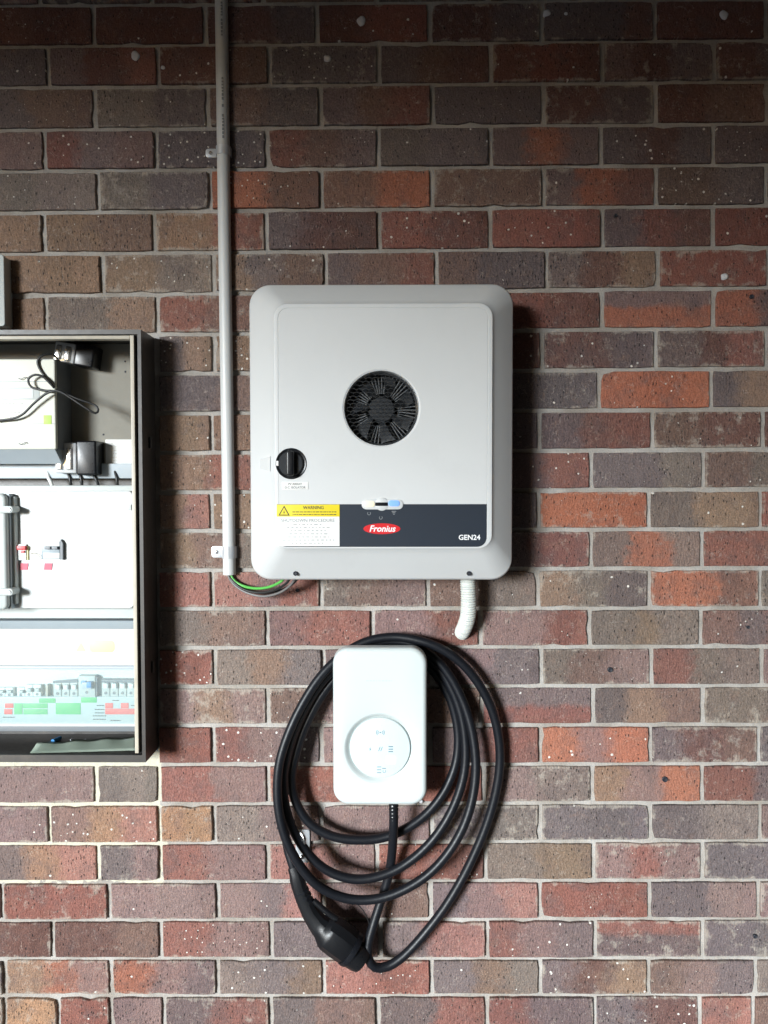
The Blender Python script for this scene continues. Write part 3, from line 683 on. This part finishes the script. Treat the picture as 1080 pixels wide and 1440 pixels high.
# ------------------------------------------------------------ charging cable: one length, coiled over the charger
cab = empty('charging_cable', U(520, 1364, .05)); tag(cab, 'thick black charging cable coiled in loops over the white charger', 'cable')
CP = [
 (553.5, 1136, .083), (553.5, 1160, .080), (552, 1190, .062), (549, 1218, .045), (543, 1245, .042), (534, 1272, .045), (525, 1300, .052), (518.5, 1325, .058), (518, 1347, .062),
 (527, 1360, .060), (545, 1359, .056), (568, 1344, .052), (596, 1314, .046), (628, 1272, .042), (658, 1220, .038), (684, 1160, .036), (699, 1105, .036), (703, 1055, .037), (694, 1005, .040), (672, 960, .044), (640, 925, .048), (600, 904, .048), (550, 896, .040), (502, 908, .044), (456, 945, .058), (420, 1000, .072), (396, 1060, .084), (390, 1110, .090),
 (396, 1160, .094), (414, 1205, .094), (444, 1243, .090), (482, 1262, .084), (522, 1265, .082), (562, 1254, .082), (604, 1228, .080), (638, 1188, .076), (660, 1140, .070), (669, 1085, .062), (664, 1030, .054), (648, 980, .046), (622, 937, .040), (584, 908, .034), (540, 902, .030), (494, 922, .034), (450, 962, .046), (418, 1015, .058), (402, 1065, .066), (398, 1105, .070),
 (405, 1148, .070), (424, 1188, .068), (454, 1220, .066), (490, 1235, .066), (526, 1234, .064), (566, 1218, .060), (606, 1184, .056), (636, 1138, .050), (653, 1085, .044), (653, 1030, .038), (640, 980, .032), (615, 938, .026), (580, 914, .020), (540, 909, .018), (498, 928, .020), (458, 970, .030), (430, 1020, .040), (415, 1065, .046), (410, 1098, .050),
 (417, 1130, .050), (436, 1158, .050), (465, 1175, .050), (500, 1181, .048), (538, 1178, .044), (575, 1163, .040), (606, 1138, .034), (630, 1103, .028), (643, 1062, .022), (642, 1015, .018), (626, 968, .015), (596, 932, .014), (550, 914, .014), (504, 926, .016), (456, 968, .022), (420, 1030, .030), (404, 1090, .036), (398, 1140, .044), (404, 1190, .052), (412, 1218, .058), (417, 1236, .060)]
tube('cable', [U(*p) for p in CP], 0.0098, M['rubber'], cab, 14, step=.010)
prof = [(412, 1219, .058, 8.0), (416, 1229, .060, 9.5), (418, 1236, .060, 11), (420.5, 1246, .061, 11), (427, 1264, .062, 11.5), (436, 1283, .063, 12.5), (446, 1297, .064, 14.5), (453, 1304, .064, 17), (459, 1308, .064, 23.5), (464, 1311.5, .064, 25.5), (477, 1321, .063, 26), (489, 1330.5, .062, 25), (491, 1332, .062, 24)]
P3 = [U(a, b, c) for a, b, c, r in prof]; plug = sweep(MB(), P3, [r / S(.06) * 1.02 for *_, r in prof], 12, .85).build('plug', M['plugblack'], cab, 26)
prof = [(490, 1332, .062, 26), (493, 1334.2, .062, 26.2), (496, 1336.5, .062, 25.4)]
sweep(MB(), [U(a, b, c) for a, b, c, r in prof], [r / S(.06) * .98 for *_, r in prof], 24, .92).build('plug_seal', M['rubber'], plug, 40)
prof = [(493, 1338, .062, 22), (504, 1346, .061, 21), (509, 1350, .060, 19), (511, 1351.5, .060, 14)]
sweep(MB(), [U(a, b, c) for a, b, c, r in prof], [r / S(.06) * .95 for *_, r in prof], 24, .95).build('plug_nose', M['black'], plug, 40)
sweep(MB(), [U(x, y, .062) for x, y in ((500, 1343), (507, 1348), (511, 1351))], [.0215, .022, .019], 20, .9).build('dust_cap', M['inv_side'], plug, 40)
tube('trigger', [U(441, 1266, .066), U(452, 1276, .068), U(463, 1285, .069), U(474, 1292, .068)], .0062, M['plugblack'], plug, 10)
for t_ in range(5):
    a_ = U(423 + 3.4 * t_, 1252 + 7.2 * t_, .0615); b_ = U(424.4 + 3.4 * t_, 1255 + 7.2 * t_, .0615)
    sweep(MB(), [a_, b_], [11.9 / S(.06)] * 2, 12, .86).build('grip_rib', M['rubber'], plug, 26)
tube('cap_strap', [U(468, 1258, .055), U(487, 1262, .058), U(503, 1272, .060), (U(514, 1286, .058)), U(520, 1305, .052), U(516, 1330, .050)], .0011, M['wire'], plug, 8)
# metal holster hook behind the coil
hk = empty('cable_hook', (U(425, 1185, 0).x, 0, U(425, 1207, 0).z)); tag(hk, 'small bright steel hook behind the coiled charging cable', 'hook')
rbox('back_plate', PR(416, 1166, 436, 1212, .006), .0035, .010, M['galv'], hk, r=.004, b=.001)
tube('hook_arm', [U(427, 1200, .008), U(427.5, 1196, .040), U(426.5, 1190, .066), U(428, 1180, .072), U(423, 1171, .066)], .0042, M['steel'], hk, 10)
p = U(424, 1205, .010); lathe('screw', p.x, p.z, [(.005, .009), (.005, .0125), (.0035, .014), (.0002, .0145)], M['steel'], hk, 16)

# ------------------------------------------------------------ meter box
DB, DK = .090, -.090
bx1 = U(201.5, 768, DB).x; bx0 = U(-260, 768, DB).x; bzt = U(120, 463.5, DB).z; bzb = U(120, 1072, DB).z
mbx = empty('meter_box', ((bx0 + bx1) / 2, 0, bzb)); tag(mbx, 'open dark brown metal meter box set into the brick wall', 'meter box')
th = .0022
MB().box(bx1 - th, bx1, -DB, -DK, bzb, bzt).build('side_panel', M['brown'], mbx)
MB().box(bx0, bx0 + th, -DB, -DK, bzb, bzt).build('side_panel', M['brown'], mbx)
MB().box(bx0 + th, bx1 - th, -DB, -DK, bzt - th, bzt).build('top_panel', M['brown'], mbx)
MB().box(bx0 + th, bx1 - th, -DB, -DK, bzb, bzb + th).build('bottom_panel', M['brown'], mbx)
MB().box(bx0 + th, bx1 - th, -DK - .002, -DK, bzb + th, bzt - th).build('back_panel', M['brown'], mbx)
sx = lambda px: U(px, 768, DB).x
sz = lambda py: U(120, py, DB).z
# front flange and the paler inner lip of the door rebate
fl = MB(); fl.box(sx(196.5), bx1 - th, -DB, -DB + .002, bzb + th, bzt - th); fl.box(bx0 + th, bx0 + .012, -DB, -DB + .002, bzb + th, bzt - th)
fl.box(bx0 + .012, sx(196.5), -DB, -DB + .002, sz(470), bzt - th); fl.box(bx0 + .012, sx(196.5), -DB, -DB + .002, bzb + th, sz(1062))
fl.build('front_flange', M['brown'], mbx)
g = MB(); g.box(sx(190.5), sx(196.5), -DB + .014, -DB + .016, sz(1062), sz(470)); g.box(bx0 + .012, sx(190.5), -DB + .010, -DB + .012, sz(472), sz(470)); g.build('rebate', M['black'], mbx)
rbox('inner_lip', (sx(185.5), sx(191), sz(1060), sz(471)), DB - .024, DB - .003, M['lip'], mbx, r=.001, b=.0012)
rbox('inner_lip', (bx0 + .012, sx(185.3), sz(476.5), sz(471.5)), DB - .022, DB - .003, M['lip'], mbx, r=.001, b=.0012)
# hinge barrels on the outer side
for yy in (622, 940):
    z = U(212, yy, .06).z; MB().loops([[Vector((bx1 + .003 + .003 * math.cos(2 * math.pi * i / 12), -.045 + .003 * math.sin(2 * math.pi * i / 12), z + s)) for i in range(12)] for s in (-.012, .012)]).build('hinge', M['brown'], mbx, 50)
# mounting boards
rbox('mounting_board', PR(-200, 478, 200, 668, -.06), -.085, -.060, M['panel'], mbx, r=.001, b=.001)
rbox('board_edge', PR(-200, 652, 200, 673, -.045), -.060, -.045, M['bluegrey'], mbx, r=.001, b=.002)
for x, y in ((175.5, 508), (175.8, 522.5), (145, 611), (98, 676)):
    p = U(x, y, -.058); lathe('board_hole', p.x, p.z, [(.0022, -.062), (.0022, -.0592), (.0016, -.0588), (.0002, -.0588)], M['hole'], mbx, 10)
# electricity meter
DMt = .022
mt = empty('electricity_meter', U(35, 652, -.059)); tag(mt, 'cream electricity meter with small display inside the meter box', 'meter')
x0, x1, z0, z1 = PR(-62, 505, 78, 632, DMt)
b0 = PR(-60, 508, 98, 652, -.059)
L = [rr(b0[0], b0[1] + .004, b0[2], b0[3], .004, -.059, 4), rr(b0[0], b0[1] + .004, b0[2], b0[3], .004, -.030, 4)]
MB().loops(L).build('meter_base', M['slategrey'], mt, 40)
rbox('meter_case', (x0, x1, z0, z1), -.030, DMt, M['cream'], mt, r=.004, b=.003)
rbox('case_surround', (x0 - .001, x1 + .0012, z0 - .001, z1 + .001), -.030, DMt - .009, M['slategrey'], mt, r=.004, b=.001)
c = PR(-55, 632, 84, 652, .0)
MB().loops([[Vector((x0 + .003, -DMt + .001, z0)), Vector((x1 - .003, -DMt + .001, z0)), Vector((c[1], .010, c[2])), Vector((c[0], .010, c[2]))],
            [Vector((x0 + .003, .030, z0)), Vector((x1 - .003, .030, z0)), Vector((c[1], .030, c[2])), Vector((c[0], .030, c[2]))]]).build('terminal_cover', M['bluegrey'], mt)
d1 = rbox('display', PR(4, 546.5, 47, 560.5, DMt), DMt - .002, DMt + .0012, M['white'], mt, r=.001, b=.0004)
f = PR(2.5, 545, 56, 562, DMt); rbox('display_frame', f, DMt - .002, DMt + .0006, M['greygreen'], mt, r=.001, b=.0003)
dashes(PR(3, 564, 60, 590, DMt), DMt + .0001, M['greyink'], mt, 4, .0010, 3, gap=.003, fill=(.4, .9), centre=False)
rbox('sticker', PR(61.5, 584, 72.5, 596.5, DMt), DMt - .001, DMt + .0008, M['lime'], mt, r=.0004, b=.0002)
rbox('seam', PR(-60, 536, 77, 537.4, DMt), DMt - .003, DMt + .0003, M['greygreen'], mt, r=.0003, b=.0001)
rbox('seam', PR(-60, 595.5, 77, 596.7, DMt), DMt - .003, DMt + .0003, M['greygreen'], mt, r=.0003, b=.0001)
for y in (532.5, 624):
    p = U(33, y, DMt); tube('seal_wire', [p + Vector((-.010, -.001, .001)), p + Vector((-.004, -.004, -.002)), p + Vector((.002, -.004, .001)), p + Vector((.007, -.002, .003)), p + Vector((.010, -.001, 0))], .0008, M['greyink'], mt, 6, step=.002)
# black cable in a loop in front of the meter
pts = [(-60, 594, .03), (0, 591, .032), (28, 585, .034), (48, 567, .036), (66, 553, .038), (82, 550, .038), (100, 560, .036), (118, 572, .034), (134, 581, .030), (138, 576, .028), (132, 569, .028), (112, 562, .032), (84, 551, .036), (62, 549, .036), (44, 544, .036), (40, 533, .036), (50, 527, .036), (62, 531, .034), (76, 545, .030), (66, 533, .026), (56, 519, .026), (53, 508, .026), (60, 500, .024), (73, 498, .016), (82, 506, .004), (84, 512, -.02)]
tag(tube('looped_wire', [U(*p) for p in pts], .0025, M['wire'], None, 10, step=.005), 'thin black wire tied in loops in front of the cream meter', 'wire')
# service fuses with clear terminal covers
def fuse(x, y, wd, ht, label, tilt):
    b = U(x, y, -.059); e = empty('service_fuse', (b.x, b.y, b.z)); tag(e, label, 'fuse', 'service fuses in the meter box')
    s = S(-.03); a = wd / s; h = ht / s
    o1 = rbox('fuse_body', (b.x + .05 * a, b.x + a * .55, b.z - h * .52, b.z + h * .52), -.059, -.012, M['black'], e, r=.004, b=.004)
    o2 = rbox('clear_cover', (b.x - a * .5, b.x + .04 * a, b.z - h * .46, b.z + h * .46), -.059, -.016, M['clear'], e, r=.003, b=.003)
    for i in range(2):
        rbox('terminal', (b.x - a * .44 + i * a * .24, b.x - a * .30 + i * a * .24, b.z - h * .36, b.z + h * .30), -.03, -.012, M['steel'], o2, r=.002, b=.002)
    e.rotation_euler = (0, R(tilt), 0); return e
fuse(114, 502, 54, 30, 'service fuse with black body tilted at the top of the meter box', 9)
fuse(116, 645, 56, 46, 'service fuse with clear cover standing beside the cream paper label', 0)
pl = tag(rbox('paper_label', PR(148, 618, 192, 663, -.055), -.060, -.0565, M['paper'], None, r=.001, b=.0003), 'cream printed paper label on the olive board beside a fuse', 'label')
dashes(PR(152, 621, 184, 660, -.0565), -.0565, M['lip'], pl, 8, .0012, 11, gap=.002, fill=(.5, .95))
# wires in the gap under the board
for x, l_, lb in ((70, 'pale', 'white cable tail coming down from under the olive board'), (100, 'dark', 'black cable tail under the clear end of the lower fuse'), (116, 'dark', 'black cable tail under the middle of the lower fuse'),
                  (136, 'dark', 'black cable tail under the black end of the lower fuse'), (166, 'dark', 'black cable tail below the cream paper label')):
    tag(tube('tail_wire', [U(x - 6 + rnd.uniform(-4, 4), 660, -.05), U(x - 2, 672, -.042), U(x + rnd.uniform(-2, 5), 684, -.045), U(x, 700, -.06)], .004 if l_ == 'pale' else .0034, M['paper'] if l_ == 'pale' else M['wire'], None, 8), lb, 'wire', 'cable tails below the board')

# ------------------------------------------------------------ white switch enclosure with its lid swung open
se = empty('switch_enclosure', U(90, 868, -.086)); tag(se, 'white plastic switch enclosure with red switches and open lid', 'enclosure')
rbox('enclosure_body', PR(-60, 682.5, 190, 870, .0), -.087, 0.0, M['greygreen'], se, r=.006, b=.003)
DS = .030
cov = rbox('front_cover', PR(3, 690.5, 187.5, 855.5, DS), 0.0, DS, M['white'], se, r=.010, b=.003)
for x, y in ((182.5, 713.5), (186, 829.5)): rbox('latch', PR(x - 2.5, y - 4, x + 2.5, y + 4, DS), 0.0, DS + .0015, M['greygreen'], se, r=.001, b=.0006)
rbox('switch_window', PR(26, 759, 62, 787.5, DS), DS - .002, DS + .0006, M['paper'], cov, r=.0006, b=.0002)
b1 = rbox('breaker', PR(60, 761, 86, 786, DS), DS - .002, DS + .007, M['breaker'], se, r=.001, b=.001)
rbox('breaker_face', PR(61, 761.5, 84, 768, DS + .007), DS, DS + .0082, M['white'], b1, r=.0006, b=.0004)
rbox('breaker_face', PR(61, 777.5, 84, 785.5, DS + .007), DS, DS + .0082, M['white'], b1, r=.0006, b=.0004)
for x in (63, 73): rbox('toggle', PR(x, 768.5, x + 8, 772.5, DS + .012), DS + .005, DS + .014, M['slategrey'], b1, r=.0008, b=.0006)
quadbox('window_edge', [(84.5, 758.5), (88, 764), (88, 786.5), (84.5, 787.5)], DS - .001, DS + .009, M['slategrey'], cov)
b2 = rbox('breaker', PR(24, 765, 38.5, 787.5, DS), DS - .002, DS + .006, M['white'], se, r=.001, b=.001)
rbox('toggle', PR(24, 767.5, 36, 773.5, DS + .01), DS + .004, DS + .012, M['red'], b2, r=.001, b=.0008)
rbox('toggle', PR(29, 774.5, 34.5, 777.5, DS + .008), DS + .004, DS + .009, M['red'], b2, r=.0006, b=.0004)
rbox('marker_strip', PR(38.6, 768, 40.6, 787.5, DS), DS - .001, DS + .004, M['paleyellow'], cov, r=.0004, b=.0003)
tube('seal_wire', [U(41, 779, DS + .003), U(48, 778, DS + .006), U(54, 781, DS + .006), U(58, 786, DS + .003)], .0007, M['lip'], cov, 6, step=.002)
for x in (33.5, 67.5): quadbox('red_tag', [(x - 5, 792), (x + 6, 792), (x + 5, 801.5), (x - 6, 801.5)], DS - .001, DS + .0016, M['tagred'], cov)
# lid standing open, its rim towards the room
lid = rbox('lid', PR(-170, 694, 9, 858, .062), .034, .062, M['greygreen'], se, r=.012, b=.006)
rbox('lid_rim', PR(9.5, 694, 14.5, 856, .05), .030, .050, M['bluegrey'], se, r=.002, b=.001)
rbox('lid_rim', PR(14.8, 698, 23, 850, .040), .030, .0415, M['greygreen'], se, r=.004, b=.002)
for y in (716.5, 832.5):
    h_ = rbox('hinge_arm', PR(-12, y - 5, 19, y + 5, .064), .036, .0665, M['greygreen'], se, r=.0068, b=.0015)
    p = U(13, y, .066); lathe('hinge_pin', p.x, p.z, [(.0042, .064), (.0042, .0678), (.0032, .0686), (.0002, .0682)], M['galv'], h_, 14)

# ------------------------------------------------------------ distribution board
db = empty('distribution_board', U(90, 1020, -.086)); tag(db, 'white distribution board with rows of breakers and green and red circuit labels', 'switchboard')
rbox('board_body', PR(-120, 875, 194, 1022, -.002), -.087, -.002, M['white'], db, r=.004, b=.003)
q0 = PR(-120, 884.5, 193.5, 936.5, .030)
rbox('hinged_lid', q0, -.002, .030, M['white'], db, r=.004, b=.003)
MB().loops([[Vector((q0[0], -.028, q0[3] - .002)), Vector((q0[1], -.028, q0[3] - .002)), Vector((q0[1], .0, U(90, 873, 0).z)), Vector((q0[0], .0, U(90, 873, 0).z))],
            [Vector((q0[0], .02, q0[3] - .002)), Vector((q0[1], .02, q0[3] - .002)), Vector((q0[1], .02, U(90, 873, 0).z)), Vector((q0[0], .02, U(90, 873, 0).z))]]).build('sloping_top', M['bluegrey'], db)
rbox('lid_edge', PR(-120, 937, 193.5, 941, .030), -.002, .029, M['bluegrey'], db, r=.001, b=.001)
DD = .012
rbox('label_plate', PR(-120, 979.5, 194, 1018.5, DD), -.002, DD, M['plate'], db, r=.002, b=.001)
st = rbox('warning_sticker', PR(126, 900.5, 161, 917.5, .030), .028, .0308, M['paleyellow'], db, r=.008, b=.0002)
q_ = [U(113.5, 903, .031), U(106, 916.5, .031), U(121, 916.5, .031)]; tri('sticker_triangle', q_, .0295, .0010, M['paleyellow'], db)
dashes(PR(131, 901, 157, 904.5, .031), .0308, M['lip'], st, 1, .0011, 2, fill=(.8, .9)); dashes(PR(105, 916.5, 122, 919, .031), .030, M['greyink'], st, 1, .0008, 3, fill=(.8, .9))
def breaker(x0, x1, y0, y1, dpt, mat, tog, togmat, tops=None):
    b = rbox('breaker', PR(x0, y0, x1, y1, dpt), -.003, dpt, mat, db, r=.001, b=.0015)
    rbox('toggle', PR(x0 + (x1 - x0) * .22, y0 + (y1 - y0) * tog[0], x0 + (x1 - x0) * .80, y0 + (y1 - y0) * tog[1], dpt + .006), dpt - .001, dpt + .008, togmat, b, r=.001, b=.0008)
    p = U((x0 + x1) / 2, y1 - (y1 - y0) * .22, dpt); lathe('terminal_screw', p.x, p.z, [(.0032, dpt - .001), (.0032, dpt + .0005), (.0024, dpt + .0009), (.0002, dpt - .0003)], M['greyink'], b, 12)
    return b
for i in range(3): breaker(75.5 + 11.4 * i, 86.4 + 11.4 * i, 958.5, 980, .010, M['greygreen'], (.22, .52), M['white'])
MB().loops([[U(x, y, -.001) for x, y in ((74.5, 957.5), (109, 954.5), (109, 960), (74.5, 961))], [U(x, y, .0125) for x, y in ((74.5, 957.5), (109, 954.5), (109, 960), (74.5, 961))]]).build('busbar_cover', M['slategrey'], db)
b = breaker(110, 134, 950.5, 980, .014, M['greygreen'], (.30, .62), M['bluegrey'])
rbox('test_button', PR(122, 959, 128.5, 967, .022), .012, .0235, M['blue'], b, r=.001, b=.0008); rbox('test_button', PR(114, 957.5, 121, 961.5, .016), .012, .0175, M['blue'], b, r=.001, b=.0006)
rbox('breaker_side', PR(134.2, 952, 136.6, 981, .012), -.002, .012, M['slategrey'], db, r=.001, b=.0006)
for i in range(5): breaker(143 + 11.8 * i, 154.3 + 11.8 * i, 955, 980, .010, M['greygreen'], (.24, .52), M['white'])
rbox('busbar_cover', PR(143, 955.5, 196, 959.8, .013), .002, .0145, M['slategrey'], db, r=.001, b=.0008)
for i in range(5): breaker(-4 + 11.4 * i + (5 if i > 1 else 0), 7 + 11.4 * i + (5 if i > 1 else 0), 963 if i > 2 else 967, 980, .008, M['white'], (.30, .60), M['greygreen'])
rbox('breaker_side', PR(64.5, 963, 67.5, 980, .010), -.002, .010, M['lip'], db, r=.001, b=.0006)
for (x0, y0, x1, y1, m_) in ((7, 989, 19, 995.5, 'labelred'), (6, 997, 17.5, 1004.5, 'labelred'), (20, 989, 31.5, 1004.5, 'green'), (32, 989, 67, 996, 'green'), (33, 997, 67, 1004.5, 'green'), (55, 982, 78, 988.3, 'green'),
                              (78.5, 988.5, 113.5, 1004.5, 'green'), (114, 980.5, 136, 988, 'green'), (148, 988.5, 159, 996, 'labelred'), (170, 988.5, 181, 996, 'labelred'), (148, 996.4, 192, 1004.5, 'labelred')):
    rbox('circuit_label', PR(x0, y0, x1, y1, DD), DD - .0008, DD + .0006, M[m_], db, r=.0004, b=.0001)
for (x0, x1, y, n_) in ((136, 147, 992, 1), (133, 147, 1000, 2), (130, 150, 1009, 2), (155, 170, 1013, 1), (3, 22, 1008.5, 1), (158, 168, 985, 1), (184, 192, 992, 1)):
    dashes(PR(x0, y - 2.4 * n_, x1, y + 2.4 * n_, DD), DD + .0004, M['ink'], db, n_, .0016, x0, gap=.0008, fill=(.85, 1))
kc_ = N('painted_haze_plastic'); tr = kc_.n('ShaderNodeBsdfTransparent'); mx = kc_.n('ShaderNodeMixShader')  # painted haze: white mixed into the clear cover pales the breakers
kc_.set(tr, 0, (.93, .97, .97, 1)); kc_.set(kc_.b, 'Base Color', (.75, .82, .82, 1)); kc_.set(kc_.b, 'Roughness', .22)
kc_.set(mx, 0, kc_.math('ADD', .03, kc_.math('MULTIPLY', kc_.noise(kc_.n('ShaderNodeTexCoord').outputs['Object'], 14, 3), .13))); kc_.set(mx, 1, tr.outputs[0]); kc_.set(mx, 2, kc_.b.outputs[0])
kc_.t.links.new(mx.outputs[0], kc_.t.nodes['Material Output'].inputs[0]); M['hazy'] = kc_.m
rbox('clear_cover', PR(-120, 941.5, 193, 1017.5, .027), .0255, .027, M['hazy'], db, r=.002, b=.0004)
rbox('board_foot', PR(-120, 1019, 194, 1029, -.01), -.087, -.012, M['slategrey'], db, r=.001, b=.001)

# ------------------------------------------------------------ litter on the floor of the meter box
zf = bzb + th
def floor_pt(x, y):
    v = cmat @ Vector(((x - 540) / F, -(y - 720) / F, -1.0)); t = (zf - CAM.z) / v.z; return CAM + v * t
A_, B_, C_, D_ = (floor_pt(x, y) for x, y in ((42, 1060.5), (196, 1056), (196, 1037), (52, 1047)))
rs = random.Random(2); V = []; Fc = []; nu, nv = 16, 5
for i in range(nu + 1):
    for j in range(nv + 1):
        a = A_.lerp(B_, i / nu); b = D_.lerp(C_, i / nu); p = a.lerp(b, j / nv)
        V.append((p.x, min(p.y, -DK - .004), zf + .0015 + .0035 * (math.sin(i * 1.3) * .5 + .5) * (j / nv) + rs.uniform(0, .0008)))
for i in range(nu):
    for j in range(nv): k = i * (nv + 1) + j; Fc.append((k, k + nv + 1, k + nv + 2, k + 1))
o = obj('paper_sheet', V, Fc, M['sheet'], None, 60); tag(o, 'crumpled pale green paper lying on the meter box floor', 'paper')
md = o.modifiers.new('thickness', 'SOLIDIFY'); md.thickness = .0006
p = floor_pt(78, 1043); e = MB(); e.loops([[Vector((p.x + .004 * math.cos(2 * math.pi * i / 12) + s * .35, p.y + s, zf + .0042 + .004 * math.sin(2 * math.pi * i / 12))) for i in range(12)] for s in (-.008, .014)])
tag(e.build('wire_connector', M['blue'], None, 50), 'small blue wire connector lying beside the green paper', 'connector')
for k_, (x, y, l_, a) in enumerate(((155, 1030.5, .014, .9), (165, 1032, .012, .2), (184, 1033, .016, .1), (110, 1033, .008, 1.4), (128, 1032, .007, .5))):
    p = floor_pt(x, y); d_ = Vector((math.cos(a), math.sin(a), 0)) * l_; p.y = min(p.y, .04)
    tag(tube('wire_offcut', [p + Vector((0, 0, .0015)), p + d_ + Vector((0, 0, .0022))], .0014, M['galv'], None, 8), 'short bare wire offcut on the meter box floor', 'wire', 'wire offcuts in the meter box')

# ------------------------------------------------------------ pale box whose edge shows above the meter box
x0, x1, z0, z1 = PR(-160, 360, 7.5, 459, .034)
jb = empty('junction_box', ((x0 + x1) / 2, 0, z0)); tag(jb, 'pale grey box on the bricks above the meter box', 'box')
rbox('box_body', (x0, x1, z0, z1), .003, .034, M['greygreen'], jb, r=.005, b=.002)
rbox('box_lid', (x0 - .001, x1 + .001, z0 - .001, z1 + .001), .0345, .040, M['greygreen'], jb, r=.006, b=.002)
